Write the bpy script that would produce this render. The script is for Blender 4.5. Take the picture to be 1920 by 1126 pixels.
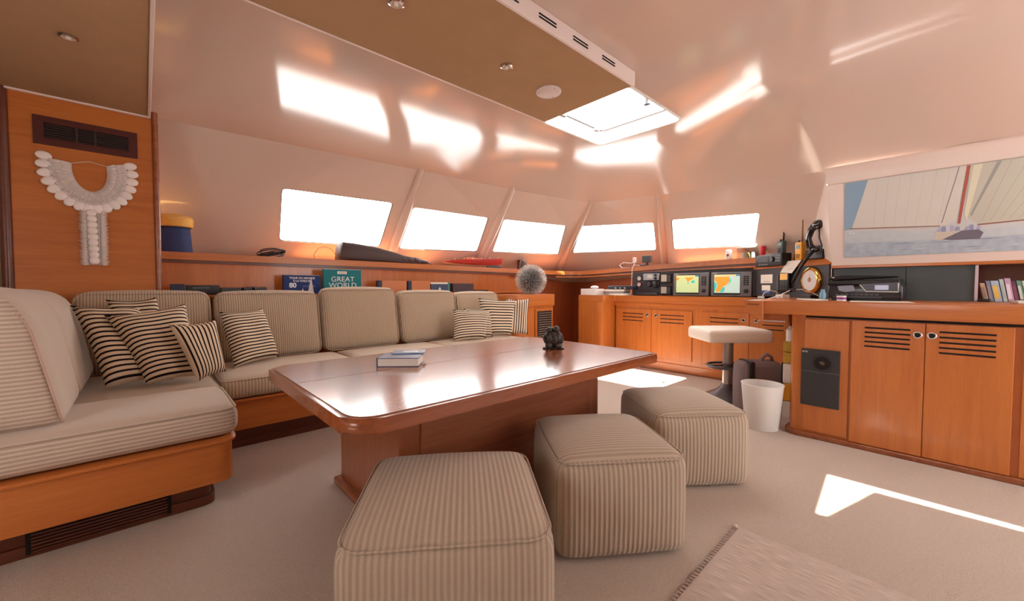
import bpy, bmesh, math, random
from mathutils import Vector, Matrix
random.seed(7)
for o in list(bpy.data.objects): bpy.data.objects.remove(o, do_unlink=True)
S = bpy.context.scene
COL = S.collection
R = math.radians
# ---------------------------------------------------------------- camera, sky, sun, exposure
cd = bpy.data.cameras.new('camera'); cam = bpy.data.objects.new('camera', cd); COL.objects.link(cam)
cd.sensor_width = 36; cd.lens = 750/1920*36; cd.clip_start = .02
cam.location = (0, 0, 1.05)
cam.rotation_euler = (R(90)-math.atan(26/750.), 0, R(47.4-90))
S.camera = cam
W = bpy.data.worlds.new('world'); S.world = W; W.use_nodes = True
bg = W.node_tree.nodes['Background']; bg.inputs[0].default_value = (1.0, .985, .96, 1); bg.inputs[1].default_value = 7.0
sd = bpy.data.lights.new('sun', 'SUN'); sd.energy = 38; sd.angle = R(.6); sd.color = (1, .95, .86)
sun = bpy.data.objects.new('sun', sd); COL.objects.link(sun)
sun.rotation_euler = Vector((-1.23, -.45, 2.45)).to_track_quat('Z', 'Y').to_euler()
S.view_settings.view_transform = 'Standard'; S.view_settings.look = 'None'
S.view_settings.gamma = 1; S.view_settings.use_curve_mapping = False
S.view_settings.exposure = 0.08
# ---------------------------------------------------------------- materials
def srgb(c):
    return tuple(((v/255)/12.92 if v/255 <= .04045 else ((v/255+.055)/1.055)**2.4) for v in c)
MATS = {}
def mat(name, col, rough=.5, metal=0, spec=.5, coat=0, emit=0, bump=0, bscale=200, var=0, vscale=8, alpha=1):
    if name in MATS: return MATS[name]
    m = bpy.data.materials.new(name); m.use_nodes = True; n = m.node_tree.nodes; l = m.node_tree.links
    b = n['Principled BSDF']; c = srgb(col)
    b.inputs['Base Color'].default_value = (*c, 1); b.inputs['Roughness'].default_value = rough
    b.inputs['Metallic'].default_value = metal; b.inputs['Specular IOR Level'].default_value = spec
    b.inputs['Coat Weight'].default_value = coat; b.inputs['Coat Roughness'].default_value = .08
    if emit: b.inputs['Emission Color'].default_value = (*c, 1); b.inputs['Emission Strength'].default_value = emit
    if bump or var:
        tc = n.new('ShaderNodeTexCoord')
    if bump:
        t = n.new('ShaderNodeTexNoise'); t.inputs['Scale'].default_value = bscale; t.inputs['Detail'].default_value = 3
        l.new(tc.outputs['Object'], t.inputs['Vector'])
        bp = n.new('ShaderNodeBump'); bp.inputs['Strength'].default_value = bump; bp.inputs['Distance'].default_value = .01
        l.new(t.outputs[0], bp.inputs['Height']); l.new(bp.outputs[0], b.inputs['Normal'])
    if var:
        t = n.new('ShaderNodeTexNoise'); t.inputs['Scale'].default_value = vscale; t.inputs['Detail'].default_value = 4
        l.new(tc.outputs['Object'], t.inputs['Vector'])
        mx = n.new('ShaderNodeMixRGB'); mx.inputs[1].default_value = (*[v*(1-var) for v in c], 1); mx.inputs[2].default_value = (*[min(1, v*(1+var)) for v in c], 1)
        l.new(t.outputs[0], mx.inputs[0]); l.new(mx.outputs[0], b.inputs['Base Color'])
    MATS[name] = m; return m
def wood(name, c1, c2, axis='z', rough=.35, coat=.3, scale=1.0):
    """cherry veneer, grain along the axis of the object"""
    m = bpy.data.materials.new(name); m.use_nodes = True; n = m.node_tree.nodes; l = m.node_tree.links
    b = n['Principled BSDF']; b.inputs['Roughness'].default_value = rough
    b.inputs['Coat Weight'].default_value = coat; b.inputs['Coat Roughness'].default_value = .12
    tc = n.new('ShaderNodeTexCoord'); mp = n.new('ShaderNodeMapping')
    sc = {'x': (1, 14, 14), 'y': (14, 1, 14), 'z': (14, 14, 1)}[axis]
    mp.inputs['Scale'].default_value = [s*scale for s in sc]
    l.new(tc.outputs['Object'], mp.inputs[0])
    t = n.new('ShaderNodeTexNoise'); t.inputs['Scale'].default_value = 1.6; t.inputs['Detail'].default_value = 5; t.inputs['Roughness'].default_value = .6; t.inputs['Distortion'].default_value = .4
    l.new(mp.outputs[0], t.inputs['Vector'])
    t2 = n.new('ShaderNodeTexNoise'); t2.inputs['Scale'].default_value = 14; t2.inputs['Detail'].default_value = 2
    l.new(mp.outputs[0], t2.inputs['Vector'])
    ad = n.new('ShaderNodeMath'); ad.operation = 'MULTIPLY_ADD'; ad.inputs[1].default_value = .35; l.new(t2.outputs[0], ad.inputs[0])
    l.new(t.outputs[0], ad.inputs[2])
    cr = n.new('ShaderNodeValToRGB'); cr.color_ramp.elements[0].position = .45; cr.color_ramp.elements[1].position = .9
    cr.color_ramp.elements[0].color = (*srgb(c1), 1); cr.color_ramp.elements[1].color = (*srgb(c2), 1)
    l.new(ad.outputs[0], cr.inputs[0]); l.new(cr.outputs[0], b.inputs['Base Color'])
    return m
def ribs(name, base, dark, period, modes, strength=.5, duty=.5):
    """ribbed upholstery. modes = coordinate used on faces whose normal is mostly x, y, z ('x','y','z' or None)"""
    m = bpy.data.materials.new(name); m.use_nodes = True; n = m.node_tree.nodes; l = m.node_tree.links
    b = n['Principled BSDF']; b.inputs['Roughness'].default_value = .9; b.inputs['Sheen Weight'].default_value = .25
    b.inputs['Specular IOR Level'].default_value = .2
    tc = n.new('ShaderNodeTexCoord'); sp = n.new('ShaderNodeSeparateXYZ'); l.new(tc.outputs['Object'], sp.inputs[0])
    sn = n.new('ShaderNodeSeparateXYZ'); l.new(tc.outputs['Normal'], sn.inputs[0])
    def M(op, a, c=None):
        k = n.new('ShaderNodeMath'); k.operation = op
        for i, v in enumerate((a, c)):
            if v is None: continue
            if isinstance(v, (int, float)): k.inputs[i].default_value = v
            else: l.new(v, k.inputs[i])
        return k.outputs[0]
    an = [M('ABSOLUTE', sn.outputs[i]) for i in range(3)]
    isx = M('MULTIPLY', M('GREATER_THAN', an[0], an[1]), M('GREATER_THAN', an[0], an[2]))
    isz = M('MULTIPLY', M('GREATER_THAN', an[2], an[1]), M('GREATER_THAN', an[2], an[0]))
    isy = M('SUBTRACT', M('SUBTRACT', 1.0, isx), isz)
    tot = None
    for w, md in zip((isx, isy, isz), modes):
        if md is None: continue
        co = sp.outputs['xyz'.index(md)]
        s = M('SINE', M('MULTIPLY', co, 2*math.pi/period))
        s = M('ADD', M('MULTIPLY', s, .5), .5)
        s = M('MULTIPLY', s, w)
        tot = s if tot is None else M('ADD', tot, s)
    non = [w for w, md in zip((isx, isy, isz), modes) if md is None]
    for w in non: tot = M('ADD', tot, M('MULTIPLY', w, .35))
    nz = n.new('ShaderNodeTexNoise'); nz.inputs['Scale'].default_value = 350; l.new(tc.outputs['Object'], nz.inputs[0])
    cr = n.new('ShaderNodeValToRGB'); cr.color_ramp.elements[0].position = max(0, duty-.3); cr.color_ramp.elements[1].position = min(1, duty+.3)
    cr.color_ramp.elements[0].color = (*srgb(base), 1); cr.color_ramp.elements[1].color = (*srgb(dark), 1)
    l.new(tot, cr.inputs[0])
    mx = n.new('ShaderNodeMixRGB'); mx.blend_type = 'MULTIPLY'; mx.inputs[0].default_value = .25
    l.new(cr.outputs[0], mx.inputs[1]); l.new(nz.outputs[0], mx.inputs[2]); l.new(mx.outputs[0], b.inputs['Base Color'])
    bp = n.new('ShaderNodeBump'); bp.inputs['Strength'].default_value = strength; bp.inputs['Distance'].default_value = .004; bp.invert = True
    l.new(tot, bp.inputs['Height']); l.new(bp.outputs[0], b.inputs['Normal'])
    return m
def stripes(name, axis=0, n_=17):
    m = bpy.data.materials.new(name); m.use_nodes = True; n = m.node_tree.nodes; l = m.node_tree.links
    b = n['Principled BSDF']; b.inputs['Roughness'].default_value = .85; b.inputs['Specular IOR Level'].default_value = .2
    uv = n.new('ShaderNodeUVMap'); uv.uv_map = 'UVMap'; sp = n.new('ShaderNodeSeparateXYZ'); l.new(uv.outputs[0], sp.inputs[0])
    k = n.new('ShaderNodeMath'); k.operation = 'MULTIPLY'; k.inputs[1].default_value = n_; l.new(sp.outputs[axis], k.inputs[0])
    f = n.new('ShaderNodeMath'); f.operation = 'FRACT'; l.new(k.outputs[0], f.inputs[0])
    g = n.new('ShaderNodeMath'); g.operation = 'GREATER_THAN'; g.inputs[1].default_value = .62; l.new(f.outputs[0], g.inputs[0])
    mx = n.new('ShaderNodeMixRGB'); mx.inputs[1].default_value = (*srgb((232, 212, 186)), 1); mx.inputs[2].default_value = (*srgb((36, 24, 28)), 1)
    l.new(g.outputs[0], mx.inputs[0]); l.new(mx.outputs[0], b.inputs['Base Color'])
    return m
def glass(name, tint=(1, 1, 1)):
    m = bpy.data.materials.new(name); m.use_nodes = True; n = m.node_tree.nodes; l = m.node_tree.links
    n.remove(n['Principled BSDF']); out = n['Material Output']
    t = n.new('ShaderNodeBsdfTransparent'); t.inputs[0].default_value = (*tint, 1)
    g = n.new('ShaderNodeBsdfGlossy'); g.inputs['Roughness'].default_value = .02
    lw = n.new('ShaderNodeLayerWeight'); pw = n.new('ShaderNodeMath'); pw.operation = 'POWER'; pw.inputs[1].default_value = 5
    fr = n.new('ShaderNodeMath'); fr.operation = 'MULTIPLY_ADD'; fr.inputs[1].default_value = .5; fr.inputs[2].default_value = .02
    l.new(lw.outputs['Facing'], pw.inputs[0]); l.new(pw.outputs[0], fr.inputs[0])
    mx = n.new('ShaderNodeMixShader'); l.new(fr.outputs[0], mx.inputs[0]); l.new(t.outputs[0], mx.inputs[1]); l.new(g.outputs[0], mx.inputs[2])
    l.new(mx.outputs[0], out.inputs[0]); return m
WC1, WC2 = (182, 100, 42), (202, 120, 54)
WZ = wood('cherry_wood_vertical', WC1, WC2, 'z'); WX = wood('cherry_wood_along_x', WC1, WC2, 'x', .4, .15); WY = wood('cherry_wood_along_y', WC1, WC2, 'y')
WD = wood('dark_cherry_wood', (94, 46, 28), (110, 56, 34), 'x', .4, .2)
WT = wood('table_mahogany', (138, 76, 52), (162, 98, 70), 'x', .24, .6)
WTZ = wood('table_mahogany_vertical', (140, 76, 46), (158, 92, 58), 'z', .3, .3)
WE = wood('edge_wood', (132, 66, 36), (162, 94, 56), 'x', .25, .4)
GEL = mat('cream_gelcoat', (214, 191, 177), .12, spec=.5, coat=.25)
GELW = mat('white_gelcoat', (232, 214, 204), .3, spec=.5)
SUEDE = mat('tan_suede_headliner', (178, 142, 108), .95, spec=.1, bump=.25, bscale=260, var=.06)
TRIMW = mat('white_trim', (232, 214, 208), .35)
CARPET = mat('cream_carpet', (226, 208, 194), .97, spec=.1, bump=1.0, bscale=300, var=.12, vscale=90)
GLASS = glass('window_glass')
BLACK = mat('black_plastic', (26, 25, 27), .4); DKGREY = mat('dark_grey_plastic', (62, 62, 66), .45); GREY = mat('grey_plastic', (120, 120, 124), .4)
WHITE = mat('white_plastic', (232, 228, 224), .4); PAPER = mat('paper', (235, 228, 218), .8)
CHROME = mat('chrome', (205, 200, 196), .18, metal=1); BRASS = mat('polished_brass', (216, 176, 96), .15, metal=1)
DARKHOLE = mat('dark_slot', (24, 12, 8), .9); GASKET = mat('black_gasket', (60, 50, 48), .6)
RED = mat('red_paint', (176, 42, 34), .3, coat=.4); YEL = mat('yellow_plastic', (236, 166, 40), .4); BLUE = mat('blue_cloth', (52, 68, 118), .8, bump=.2, bscale=40)
RZ = ribs('ribbed_fabric_back', (214, 192, 168), (182, 160, 136), .016, ('y', 'x', 'x'))
RS = ribs('ribbed_fabric_seat', (214, 192, 168), (182, 160, 136), .018, ('y', 'x', None))
RH = ribs('ribbed_fabric_side', (218, 200, 184), (188, 168, 152), .017, (None, 'z', None))
RO = ribs('ribbed_fabric_stool', (200, 181, 162), (180, 160, 141), .017, ('y', 'x', 'x'))
RO2 = ribs('ribbed_fabric_stool_cross', (200, 181, 162), (178, 158, 138), .019, ('y', 'x', 'y'))
ST_H = stripes('striped_cotton_horizontal', 1); ST_V = stripes('striped_cotton_vertical', 0, 10)
ST_R = stripes('striped_cotton_wide', 1, 13)
# ---------------------------------------------------------------- mesh helpers
class MB:
    def __init__(s): s.b = bmesh.new()
    def v(s, p): return s.b.verts.new(p)
    def box(s, x0, x1, y0, y1, z0, z1, bev=0, seg=2, M=None):
        r = bmesh.ops.create_cube(s.b, size=1)
        for q in r['verts']:
            q.co = Vector(((x0+x1)/2+q.co.x*(x1-x0), (y0+y1)/2+q.co.y*(y1-y0), (z0+z1)/2+q.co.z*(z1-z0)))
            if M: q.co = M @ q.co
        if bev:
            es = set(e for q in r['verts'] for e in q.link_edges)
            bmesh.ops.bevel(s.b, geom=list(es), offset=bev, segments=seg, affect='EDGES', profile=.5)
        return s
    def tube(s, pts, r, seg=8, cap=True):
        pts = [Vector(p) for p in pts]; rs = r if isinstance(r, (list, tuple)) else [r]*len(pts)
        rings = []; up = Vector((0, 0, 1))
        for i, p in enumerate(pts):
            d = (pts[min(i+1, len(pts)-1)]-pts[max(i-1, 0)]).normalized()
            a = d.cross(up)
            if a.length < .05: a = d.cross(Vector((1, 0, 0)))
            a.normalize(); c = a.cross(d).normalized(); up = c
            rings.append([s.v(p+a*rs[i]*math.cos(2*math.pi*k/seg)+c*rs[i]*math.sin(2*math.pi*k/seg)) for k in range(seg)])
        for i in range(len(rings)-1):
            for k in range(seg): s.b.faces.new((rings[i][k], rings[i][(k+1) % seg], rings[i+1][(k+1) % seg], rings[i+1][k]))
        if cap: s.b.faces.new(rings[0][::-1]); s.b.faces.new(rings[-1])
        return s
    def lathe(s, prof, seg=32, c=(0, 0, 0), M=None, cap=True):
        rings = []
        for (r, z) in prof:
            rg = []
            for k in range(seg):
                a = 2*math.pi*k/seg; p = Vector((c[0]+r*math.cos(a), c[1]+r*math.sin(a), c[2]+z))
                if M: p = M @ p
                rg.append(s.v(p))
            rings.append(rg)
        for i in range(len(rings)-1):
            for k in range(seg): s.b.faces.new((rings[i][k], rings[i][(k+1) % seg], rings[i+1][(k+1) % seg], rings[i+1][k]))
        if cap:
            if prof[0][0] > 1e-6: s.b.faces.new(rings[0][::-1])
            if prof[-1][0] > 1e-6: s.b.faces.new(rings[-1])
        return s
    def prism(s, pts, d, M=None, bev=0):
        """pts: list of 3-D points of a planar polygon, extruded by vector d"""
        d = Vector(d); a = [s.v(p) for p in pts]; c = [s.v(Vector(p)+d) for p in pts]
        fs = [s.b.faces.new(a), s.b.faces.new(c[::-1])]
        n = len(pts)
        for i in range(n): fs.append(s.b.faces.new((a[i], c[i], c[(i+1) % n], a[(i+1) % n])))
        if bev:
            es = set(e for f in fs[:2] for e in f.edges)
            bmesh.ops.bevel(s.b, geom=list(es), offset=bev, segments=3, affect='EDGES', profile=.5)
        return s
    def ell(s, c, r, seg=16, M=None):
        q = bmesh.ops.create_uvsphere(s.b, u_segments=seg, v_segments=max(6, seg//2), radius=1)
        for p in q['verts']:
            p.co = Vector((p.co.x*r[0], p.co.y*r[1], p.co.z*r[2]))
            if M: p.co = M @ p.co
            p.co += Vector(c)
        return s
    def softbox(s, w, d, h, r, puff=0, n=12, shear=None, z0=0):
        """cushion with rounded edges, centred in x and y, standing on z0"""
        q = bmesh.ops.create_cube(s.b, size=2)
        es = list(set(e for p in q['verts'] for e in p.link_edges))
        bmesh.ops.subdivide_edges(s.b, edges=es, cuts=n, use_grid_fill=True)
        half = Vector((w/2, d/2, h/2))
        for p in s.b.verts:
            u = p.co.copy()
            t = Vector([math.copysign(abs(math.sin(abs(c)*math.pi/2))**.9, c) for c in u])
            q0 = Vector([t[i]*half[i] for i in range(3)])
            inner = Vector([max(-half[i]+r, min(half[i]-r, q0[i])) for i in range(3)])
            dv = q0-inner
            if dv.length > 1e-9: q0 = inner+dv.normalized()*min(r, dv.length) if dv.length > r else q0
            if puff:
                k = [(1-min(1, abs(q0[j]/half[j]))**2) for j in range(3)]
                q0.x += math.copysign(puff*.5*k[1]*k[2], q0.x) if abs(u.x) > .999 else 0
                q0.y += math.copysign(puff*.5*k[0]*k[2], q0.y) if abs(u.y) > .999 else 0
                if u.z > .999: q0.z += puff*k[0]**.7*k[1]**.7
            q0.z += h/2+z0
            if shear: q0.y += shear*(q0.z-z0)/h
            p.co = q0
        return s
    def done(s, name, m, parent=None, smooth=None, loc=None, rot=None):
        bmesh.ops.recalc_face_normals(s.b, faces=s.b.faces)
        me = bpy.data.meshes.new(name); s.b.to_mesh(me); s.b.free()
        o = bpy.data.objects.new(name, me); COL.objects.link(o)
        if m is not None:
            for mm in (m if isinstance(m, (list, tuple)) else [m]): me.materials.append(mm)
        if smooth is not None:
            for p in me.polygons: p.use_smooth = True
            if smooth < 180:
                sharp_by_angle(me, R(smooth))
        if parent: o.parent = parent
        if loc is not None: o.location = loc
        if rot is not None: o.rotation_euler = rot
        return o
def sharp_by_angle(me, ang):
    b = bmesh.new(); b.from_mesh(me)
    for e in b.edges:
        if len(e.link_faces) == 2 and e.calc_face_angle(0) > ang: e.smooth = False
    b.to_mesh(me); b.free()
def tag(o, label=None, cat=None, group=None, kind=None):
    if label: o['label'] = label
    if cat: o['category'] = cat
    if group: o['group'] = group
    if kind: o['kind'] = kind
    return o
def empty(name, loc, label, cat, rz=0, group=None):
    o = bpy.data.objects.new(name, None); COL.objects.link(o); o.location = loc; o.rotation_euler = (0, 0, rz); o.empty_display_size = .1
    return tag(o, label, cat, group)
def struct(o): o['kind'] = 'structure'; return o
def text(s, size, M, m, parent, name='lettering', depth=.0008, align='CENTER', bold=0, sx=1):
    cu = bpy.data.curves.new('t', 'FONT'); cu.body = s; cu.size = size; cu.align_x = align; cu.extrude = depth; cu.offset = bold
    o = bpy.data.objects.new('t', cu); COL.objects.link(o)
    dg = bpy.context.evaluated_depsgraph_get(); me = bpy.data.meshes.new_from_object(o.evaluated_get(dg))
    bpy.data.objects.remove(o, do_unlink=True)
    me.transform(M @ Matrix.Diagonal((sx, 1, 1, 1))); me.materials.clear(); me.materials.append(m)
    q = bpy.data.objects.new(name, me); COL.objects.link(q); q.parent = parent
    return q
# text matrices: letters upright, facing -y or facing -x
TY = Matrix.Rotation(R(90), 4, 'X')
TX = Matrix.Rotation(R(-90), 4, 'Z') @ TY
def SUB(m, name, mt, par, sm=None):
    o = m.done(name, mt, par, sm); o.matrix_parent_inverse = Matrix.Identity(4); return o
def copy_tree(o, parent=None):
    c = o.copy(); COL.objects.link(c); c.parent = parent
    for ch in [k for k in bpy.data.objects if k.parent is o]: copy_tree(ch, c)
    return c
# ================================================================ THE SETTING
struct(MB().box(-2.2, 6.6, -2.2, 5.4, -.06, 0).done('floor', CARPET))
ZC = 2.45
TP = [Vector(p) for p in [(-.04, 4.4, 2.42), (2.35, 4.09, 2.37), (3.45, 3.75, 2.27), (4.67, 3.45, 2.23), (5.0, 2.59, 2.25), (4.1, .68, 1.99)]]
BP = [Vector(p) for p in [(-.3, 4.95, 1.30), (2.303, 4.90, 1.311), (3.71, 4.86, 1.317), (5.503, 4.80, 1.291), (5.94, 2.94, 1.30), (4.76, .94, 1.30)]]
# ceiling: gently domed gelcoat moulding with the hatch opening and an added slot for sun
def ceiling():
    loop = [Vector((-1.9, 4.5, 2.43))]+TP+[Vector((4.05, -.33, 1.99)), Vector((4.05, -1.9, 1.99)), Vector((-1.9, -1.9, 2.43))]
    pts = []
    for i in range(len(loop)):
        a, b = loop[i], loop[(i+1) % len(loop)]; n = max(2, int((b-a).length/.12))
        for k in range(n): pts.append(a.lerp(b, k/n))
    C = Vector((1.6, 1.3, 0)); b = bmesh.new(); rings = []
    ts = [0, .012, .03, .06, .1, .15, .2, .26, .32, .36, .375]
    for t in ts:
        rg = []
        for p in pts:
            q = p.lerp(Vector((C.x, C.y, p.z)), t); e = 1-(1-min(1, t/.36))**2.2
            q.z = p.z+(ZC-p.z)*e; rg.append(b.verts.new(q))
        rings.append(rg)
    n = len(pts)
    for i in range(len(ts)-1):
        for k in range(n): b.faces.new((rings[i][k], rings[i][(k+1) % n], rings[i+1][(k+1) % n], rings[i+1][k]))
    es = [b.edges.get((rings[-1][k], rings[-1][(k+1) % n])) for k in range(n)]
    holes = [rrect(2.50, 3.36, 1.53, 2.37, .06), SUN_SLOT]
    for h in holes:
        vs = [b.verts.new((x, y, ZC)) for x, y in h]
        lo = [b.edges.new((vs[i], vs[(i+1) % len(vs)])) for i in range(len(vs))]
        es += lo
        up = [b.verts.new((x, y, ZC+(.09 if h is holes[0] else .006))) for x, y in h]
        for i in range(len(vs)): b.faces.new((vs[i], vs[(i+1) % len(vs)], up[(i+1) % len(vs)], up[i]))
    bmesh.ops.triangle_fill(b, use_beauty=True, edges=es)
    bmesh.ops.recalc_face_normals(b, faces=b.faces)
    me = bpy.data.meshes.new('ceiling'); b.to_mesh(me); b.free(); me.materials.append(GEL)
    for p in me.polygons: p.use_smooth = True
    sharp_by_angle(me, R(35))
    o = bpy.data.objects.new('ceiling', me); COL.objects.link(o); struct(o)
def rrect(x0, x1, y0, y1, r, n=5):
    out = []
    for cx, cy, a0 in ((x1-r, y1-r, 0), (x0+r, y1-r, 90), (x0+r, y0+r, 180), (x1-r, y0+r, 270)):
        for k in range(n+1):
            a = R(a0+90*k/n); out.append((cx+r*math.cos(a), cy+r*math.sin(a)))
    return out
SUN_SLOT = [(1.04, -.07), (1.56, -.03), (1.565, -.78), (1.53, -.78), (1.50, -.22), (1.05, -.10)]  # added unseen opening, outlined to shape the sun patch on the floor
ceiling()
# front wall: five raked facets, each with a window opening, frame and pane
UV = [[(0.51, 0.209), (0.935, 0.212), (0.927, 0.669), (0.469, 0.66)],
      [(0.063, 0.203), (0.927, 0.243), (0.884, 0.67), (0.054, 0.656)],
      [(0.097, 0.252), (0.905, 0.307), (0.831, 0.706), (0.06, 0.678)],
      [(0.077, 0.328), (0.931, 0.298), (0.917, 0.68), (0.036, 0.718)],
      [(0.091, 0.304), (0.719, 0.251), (0.727, 0.649), (0.092, 0.691)]]
def bil(c, u, v): return c[0]*((1-u)*(1-v))+c[1]*(u*(1-v))+c[2]*(u*v)+c[3]*((1-u)*v)
for i in range(5):
    c = [BP[i], BP[i+1], TP[i+1], TP[i]]
    P3 = [bil(c, *uv) for uv in UV[i]]
    nrm = (c[1]-c[0]).cross(c[3]-c[0]).normalized()      # towards the outside or inside
    if nrm.y*1 + nrm.x*.8 < 0: nrm = -nrm                # outside
    # rounded hole loop
    def corner(p, a, b, r=.045, n=4):
        pa, pb = p+(a-p).normalized()*r, p+(b-p).normalized()*r
        return [pa.lerp(p, t).lerp(p.lerp(pb, t), t) for t in [k/n for k in range(n+1)]]
    hole = []
    for k in range(4): hole += corner(P3[k], P3[k-1], P3[(k+1) % 4])
    b = bmesh.new(); N = 10
    outer = []
    for k in range(4):
        for j in range(N): outer.append(c[k].lerp(c[(k+1) % 4], j/N))
    ov = [b.verts.new(p) for p in outer]; hv = [b.verts.new(p) for p in hole]
    hb = [b.verts.new(p+nrm*.035) for p in hole]
    es = [b.edges.new((ov[k], ov[(k+1) % len(ov)])) for k in range(len(ov))]+[b.edges.new((hv[k], hv[(k+1) % len(hv)])) for k in range(len(hv))]
    bmesh.ops.triangle_fill(b, use_beauty=True, edges=es)
    for k in range(len(hv)): b.faces.new((hv[k], hv[(k+1) % len(hv)], hb[(k+1) % len(hv)], hb[k]))
    bmesh.ops.recalc_face_normals(b, faces=b.faces)
    me = bpy.data.meshes.new('wall_front'); b.to_mesh(me); b.free(); me.materials.append(GEL)
    o = bpy.data.objects.new('wall_front', me); COL.objects.link(o); struct(o)
    # frame (thin gasket) and glass
    root = bpy.data.objects.new('window_%d' % (i+1), None); COL.objects.link(root); root.location = P3[0]; struct(root)
    fb = MB(); ce = sum(hole, Vector())/len(hole)
    fb.tube([p+nrm*.008-P3[0]-(p-ce).normalized()*.003 for p in hole+[hole[0]]], .0055, 6)
    fb.done('window_gasket', GASKET, root, 180)
    g = MB(); g.prism([p+nrm*.03-P3[0] for p in hole], nrm*.004).done('window_pane', GLASS, root)
# unseen visor added outside the raked windows to block sun on the recess
mb = MB(); vis = []
for k, p in enumerate(TP[1:5]):
    q = BP[k+1]-p; q.z = 0; q.normalize(); vis.append((p+Vector((0, 0, .03)), p+q*.70+Vector((0, 0, .0))))
vs = [[mb.v(a) for a, c in vis], [mb.v(c) for a, c in vis], [mb.v(c+Vector((0, 0, .05))) for a, c in vis], [mb.v(a+Vector((0, 0, .08))) for a, c in vis]]
for a in range(4):
    for k in range(3): mb.b.faces.new((vs[a][k], vs[a][k+1], vs[(a+1) % 4][k+1], vs[(a+1) % 4][k]))
struct(mb.done('trim_17', GELW))
# raised mullions between the facets, running on into the ceiling moulding
for i in (1, 2, 3, 4):
    a, b_ = BP[i], TP[i]; inn = (Vector((1.6, 1.3, 0))-Vector((b_.x, b_.y, 0))).normalized()
    ax = (b_-a).normalized()
    pts = [a, a.lerp(b_, .5), b_+inn*.004, b_+inn*.10+Vector((0, 0, .040))]
    w = [.072, .062, .044, .002]; m = MB(); prev = None; side = ax.cross(inn).normalized()
    for p, ww in zip(pts, w):
        rg = [m.v(p+side*ww*math.cos(R(q))+inn*ww*1.15*math.sin(R(q))-inn*.012) for q in range(0, 181, 20)]
        if prev:
            for k in range(len(rg)-1): m.b.faces.new((prev[k], prev[k+1], rg[k+1], rg[k]))
        prev = rg
    struct(m.done('trim_%d' % i, GEL, None, 180))
# wall return beside the last window, the picture wall and its cove
A0, A1 = Vector((4.2, .65, 1.22)), Vector((4.2, -1.9, 1.22))
T5, T6, T7 = TP[5], Vector((4.05, -.33, 1.99)), Vector((4.05, -1.9, 1.99))
mb = MB(); q = [mb.v(p) for p in (BP[5], Vector((4.2, .65, .9)), A0, Vector((4.13, .69, 1.9)), T5)]
mb.b.faces.new(q); mb.v; q2 = mb.v((4.76, .94, .9)); mb.b.faces.new((q[0], q2, q[1])); struct(mb.done('wall_return', GELW))
MBX = MB().prism([(4.2, .65, 1.2), (4.2, -1.9, 1.2), (4.12, -1.9, 1.875), (4.12, .69, 1.875)], (.06, 0, 0)); struct(MBX.done('wall_right', GELW))
mb = MB(); prev = None
for t in range(7):
    a = t/6*math.pi/2
    z = 1.88+.115*math.sin(a); x = 4.10-.055*(1-math.cos(a))
    rg = [mb.v((x, yy, z)) for yy in (.69, -.33, -1.9)]
    if prev:
        for k in range(2): mb.b.faces.new((prev[k], prev[k+1], rg[k+1], rg[k]))
    prev = rg
mb.box(4.098, 4.125, -1.9, .68, 1.872, 1.881)
struct(mb.done('trim_5', GELW, None, 40))
# wall behind the desk and below
mb = MB(); ww = [(5.62, 4.2), (5.34, 2.9), (5.04, 1.42), (4.80, .90), (4.27, .56), (4.27, .20)]
rows = [[mb.v((x, y, z)) for x, y in ww] for z in (0, 1.30)]
for k in range(5): mb.b.faces.new((rows[0][k], rows[0][k+1], rows[1][k+1], rows[1][k]))
struct(mb.done('wall_chart_corner', WD))
struct(MB().box(4.50, 4.54, -1.9, .62, 0, 1.2).done('wall_desk', WD))
# aft and side walls, outside the photograph: large openings give the daylight from behind
def holed_wall(name, M, L, Hh, holes, m):
    b = bmesh.new(); es = []
    for lp in [[(0, 0), (L, 0), (L, Hh), (0, Hh)]]+holes:
        vs = [b.verts.new((x, 0, z)) for x, z in lp]; es += [b.edges.new((vs[i], vs[(i+1) % len(vs)])) for i in range(len(vs))]
    bmesh.ops.triangle_fill(b, use_beauty=True, edges=es); b.transform(M)
    me = bpy.data.meshes.new(name); b.to_mesh(me); b.free(); me.materials.append(m)
    o = bpy.data.objects.new(name, me); COL.objects.link(o); struct(o)
rc = lambda x0, x1, z0, z1: [(x0, z0), (x1, z0), (x1, z1), (x0, z1)]
holed_wall('wall_back', Matrix.Translation((-1.9, -1.9, 0)), 6.1, 2.47, [rc(4.15, 5.75, .05, 2.1)], GELW)
holed_wall('wall_left', Matrix.Translation((-1.9, -1.9, 0)) @ Matrix.Rotation(R(90), 4, 'Z'), 7.0, 2.47, [rc(2.2, 3.4, 1.1, 1.9)], GELW)
for nme, xx in (('door_1', 2.25),):
    r0 = empty(nme, (xx, -1.93, 0), None, None); struct(r0)
    MB().box(0, 1.6, 0, .04, .05, .13).box(0, 1.6, 0, .04, 2.02, 2.1).box(0, .07, 0, .04, .13, 2.02).box(1.53, 1.6, 0, .04, .13, 2.02).done('door_frame', TRIMW, r0)
    MB().box(.07, 1.53, .015, .023, .13, 2.02).done('door_pane', GLASS, r0)
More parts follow.
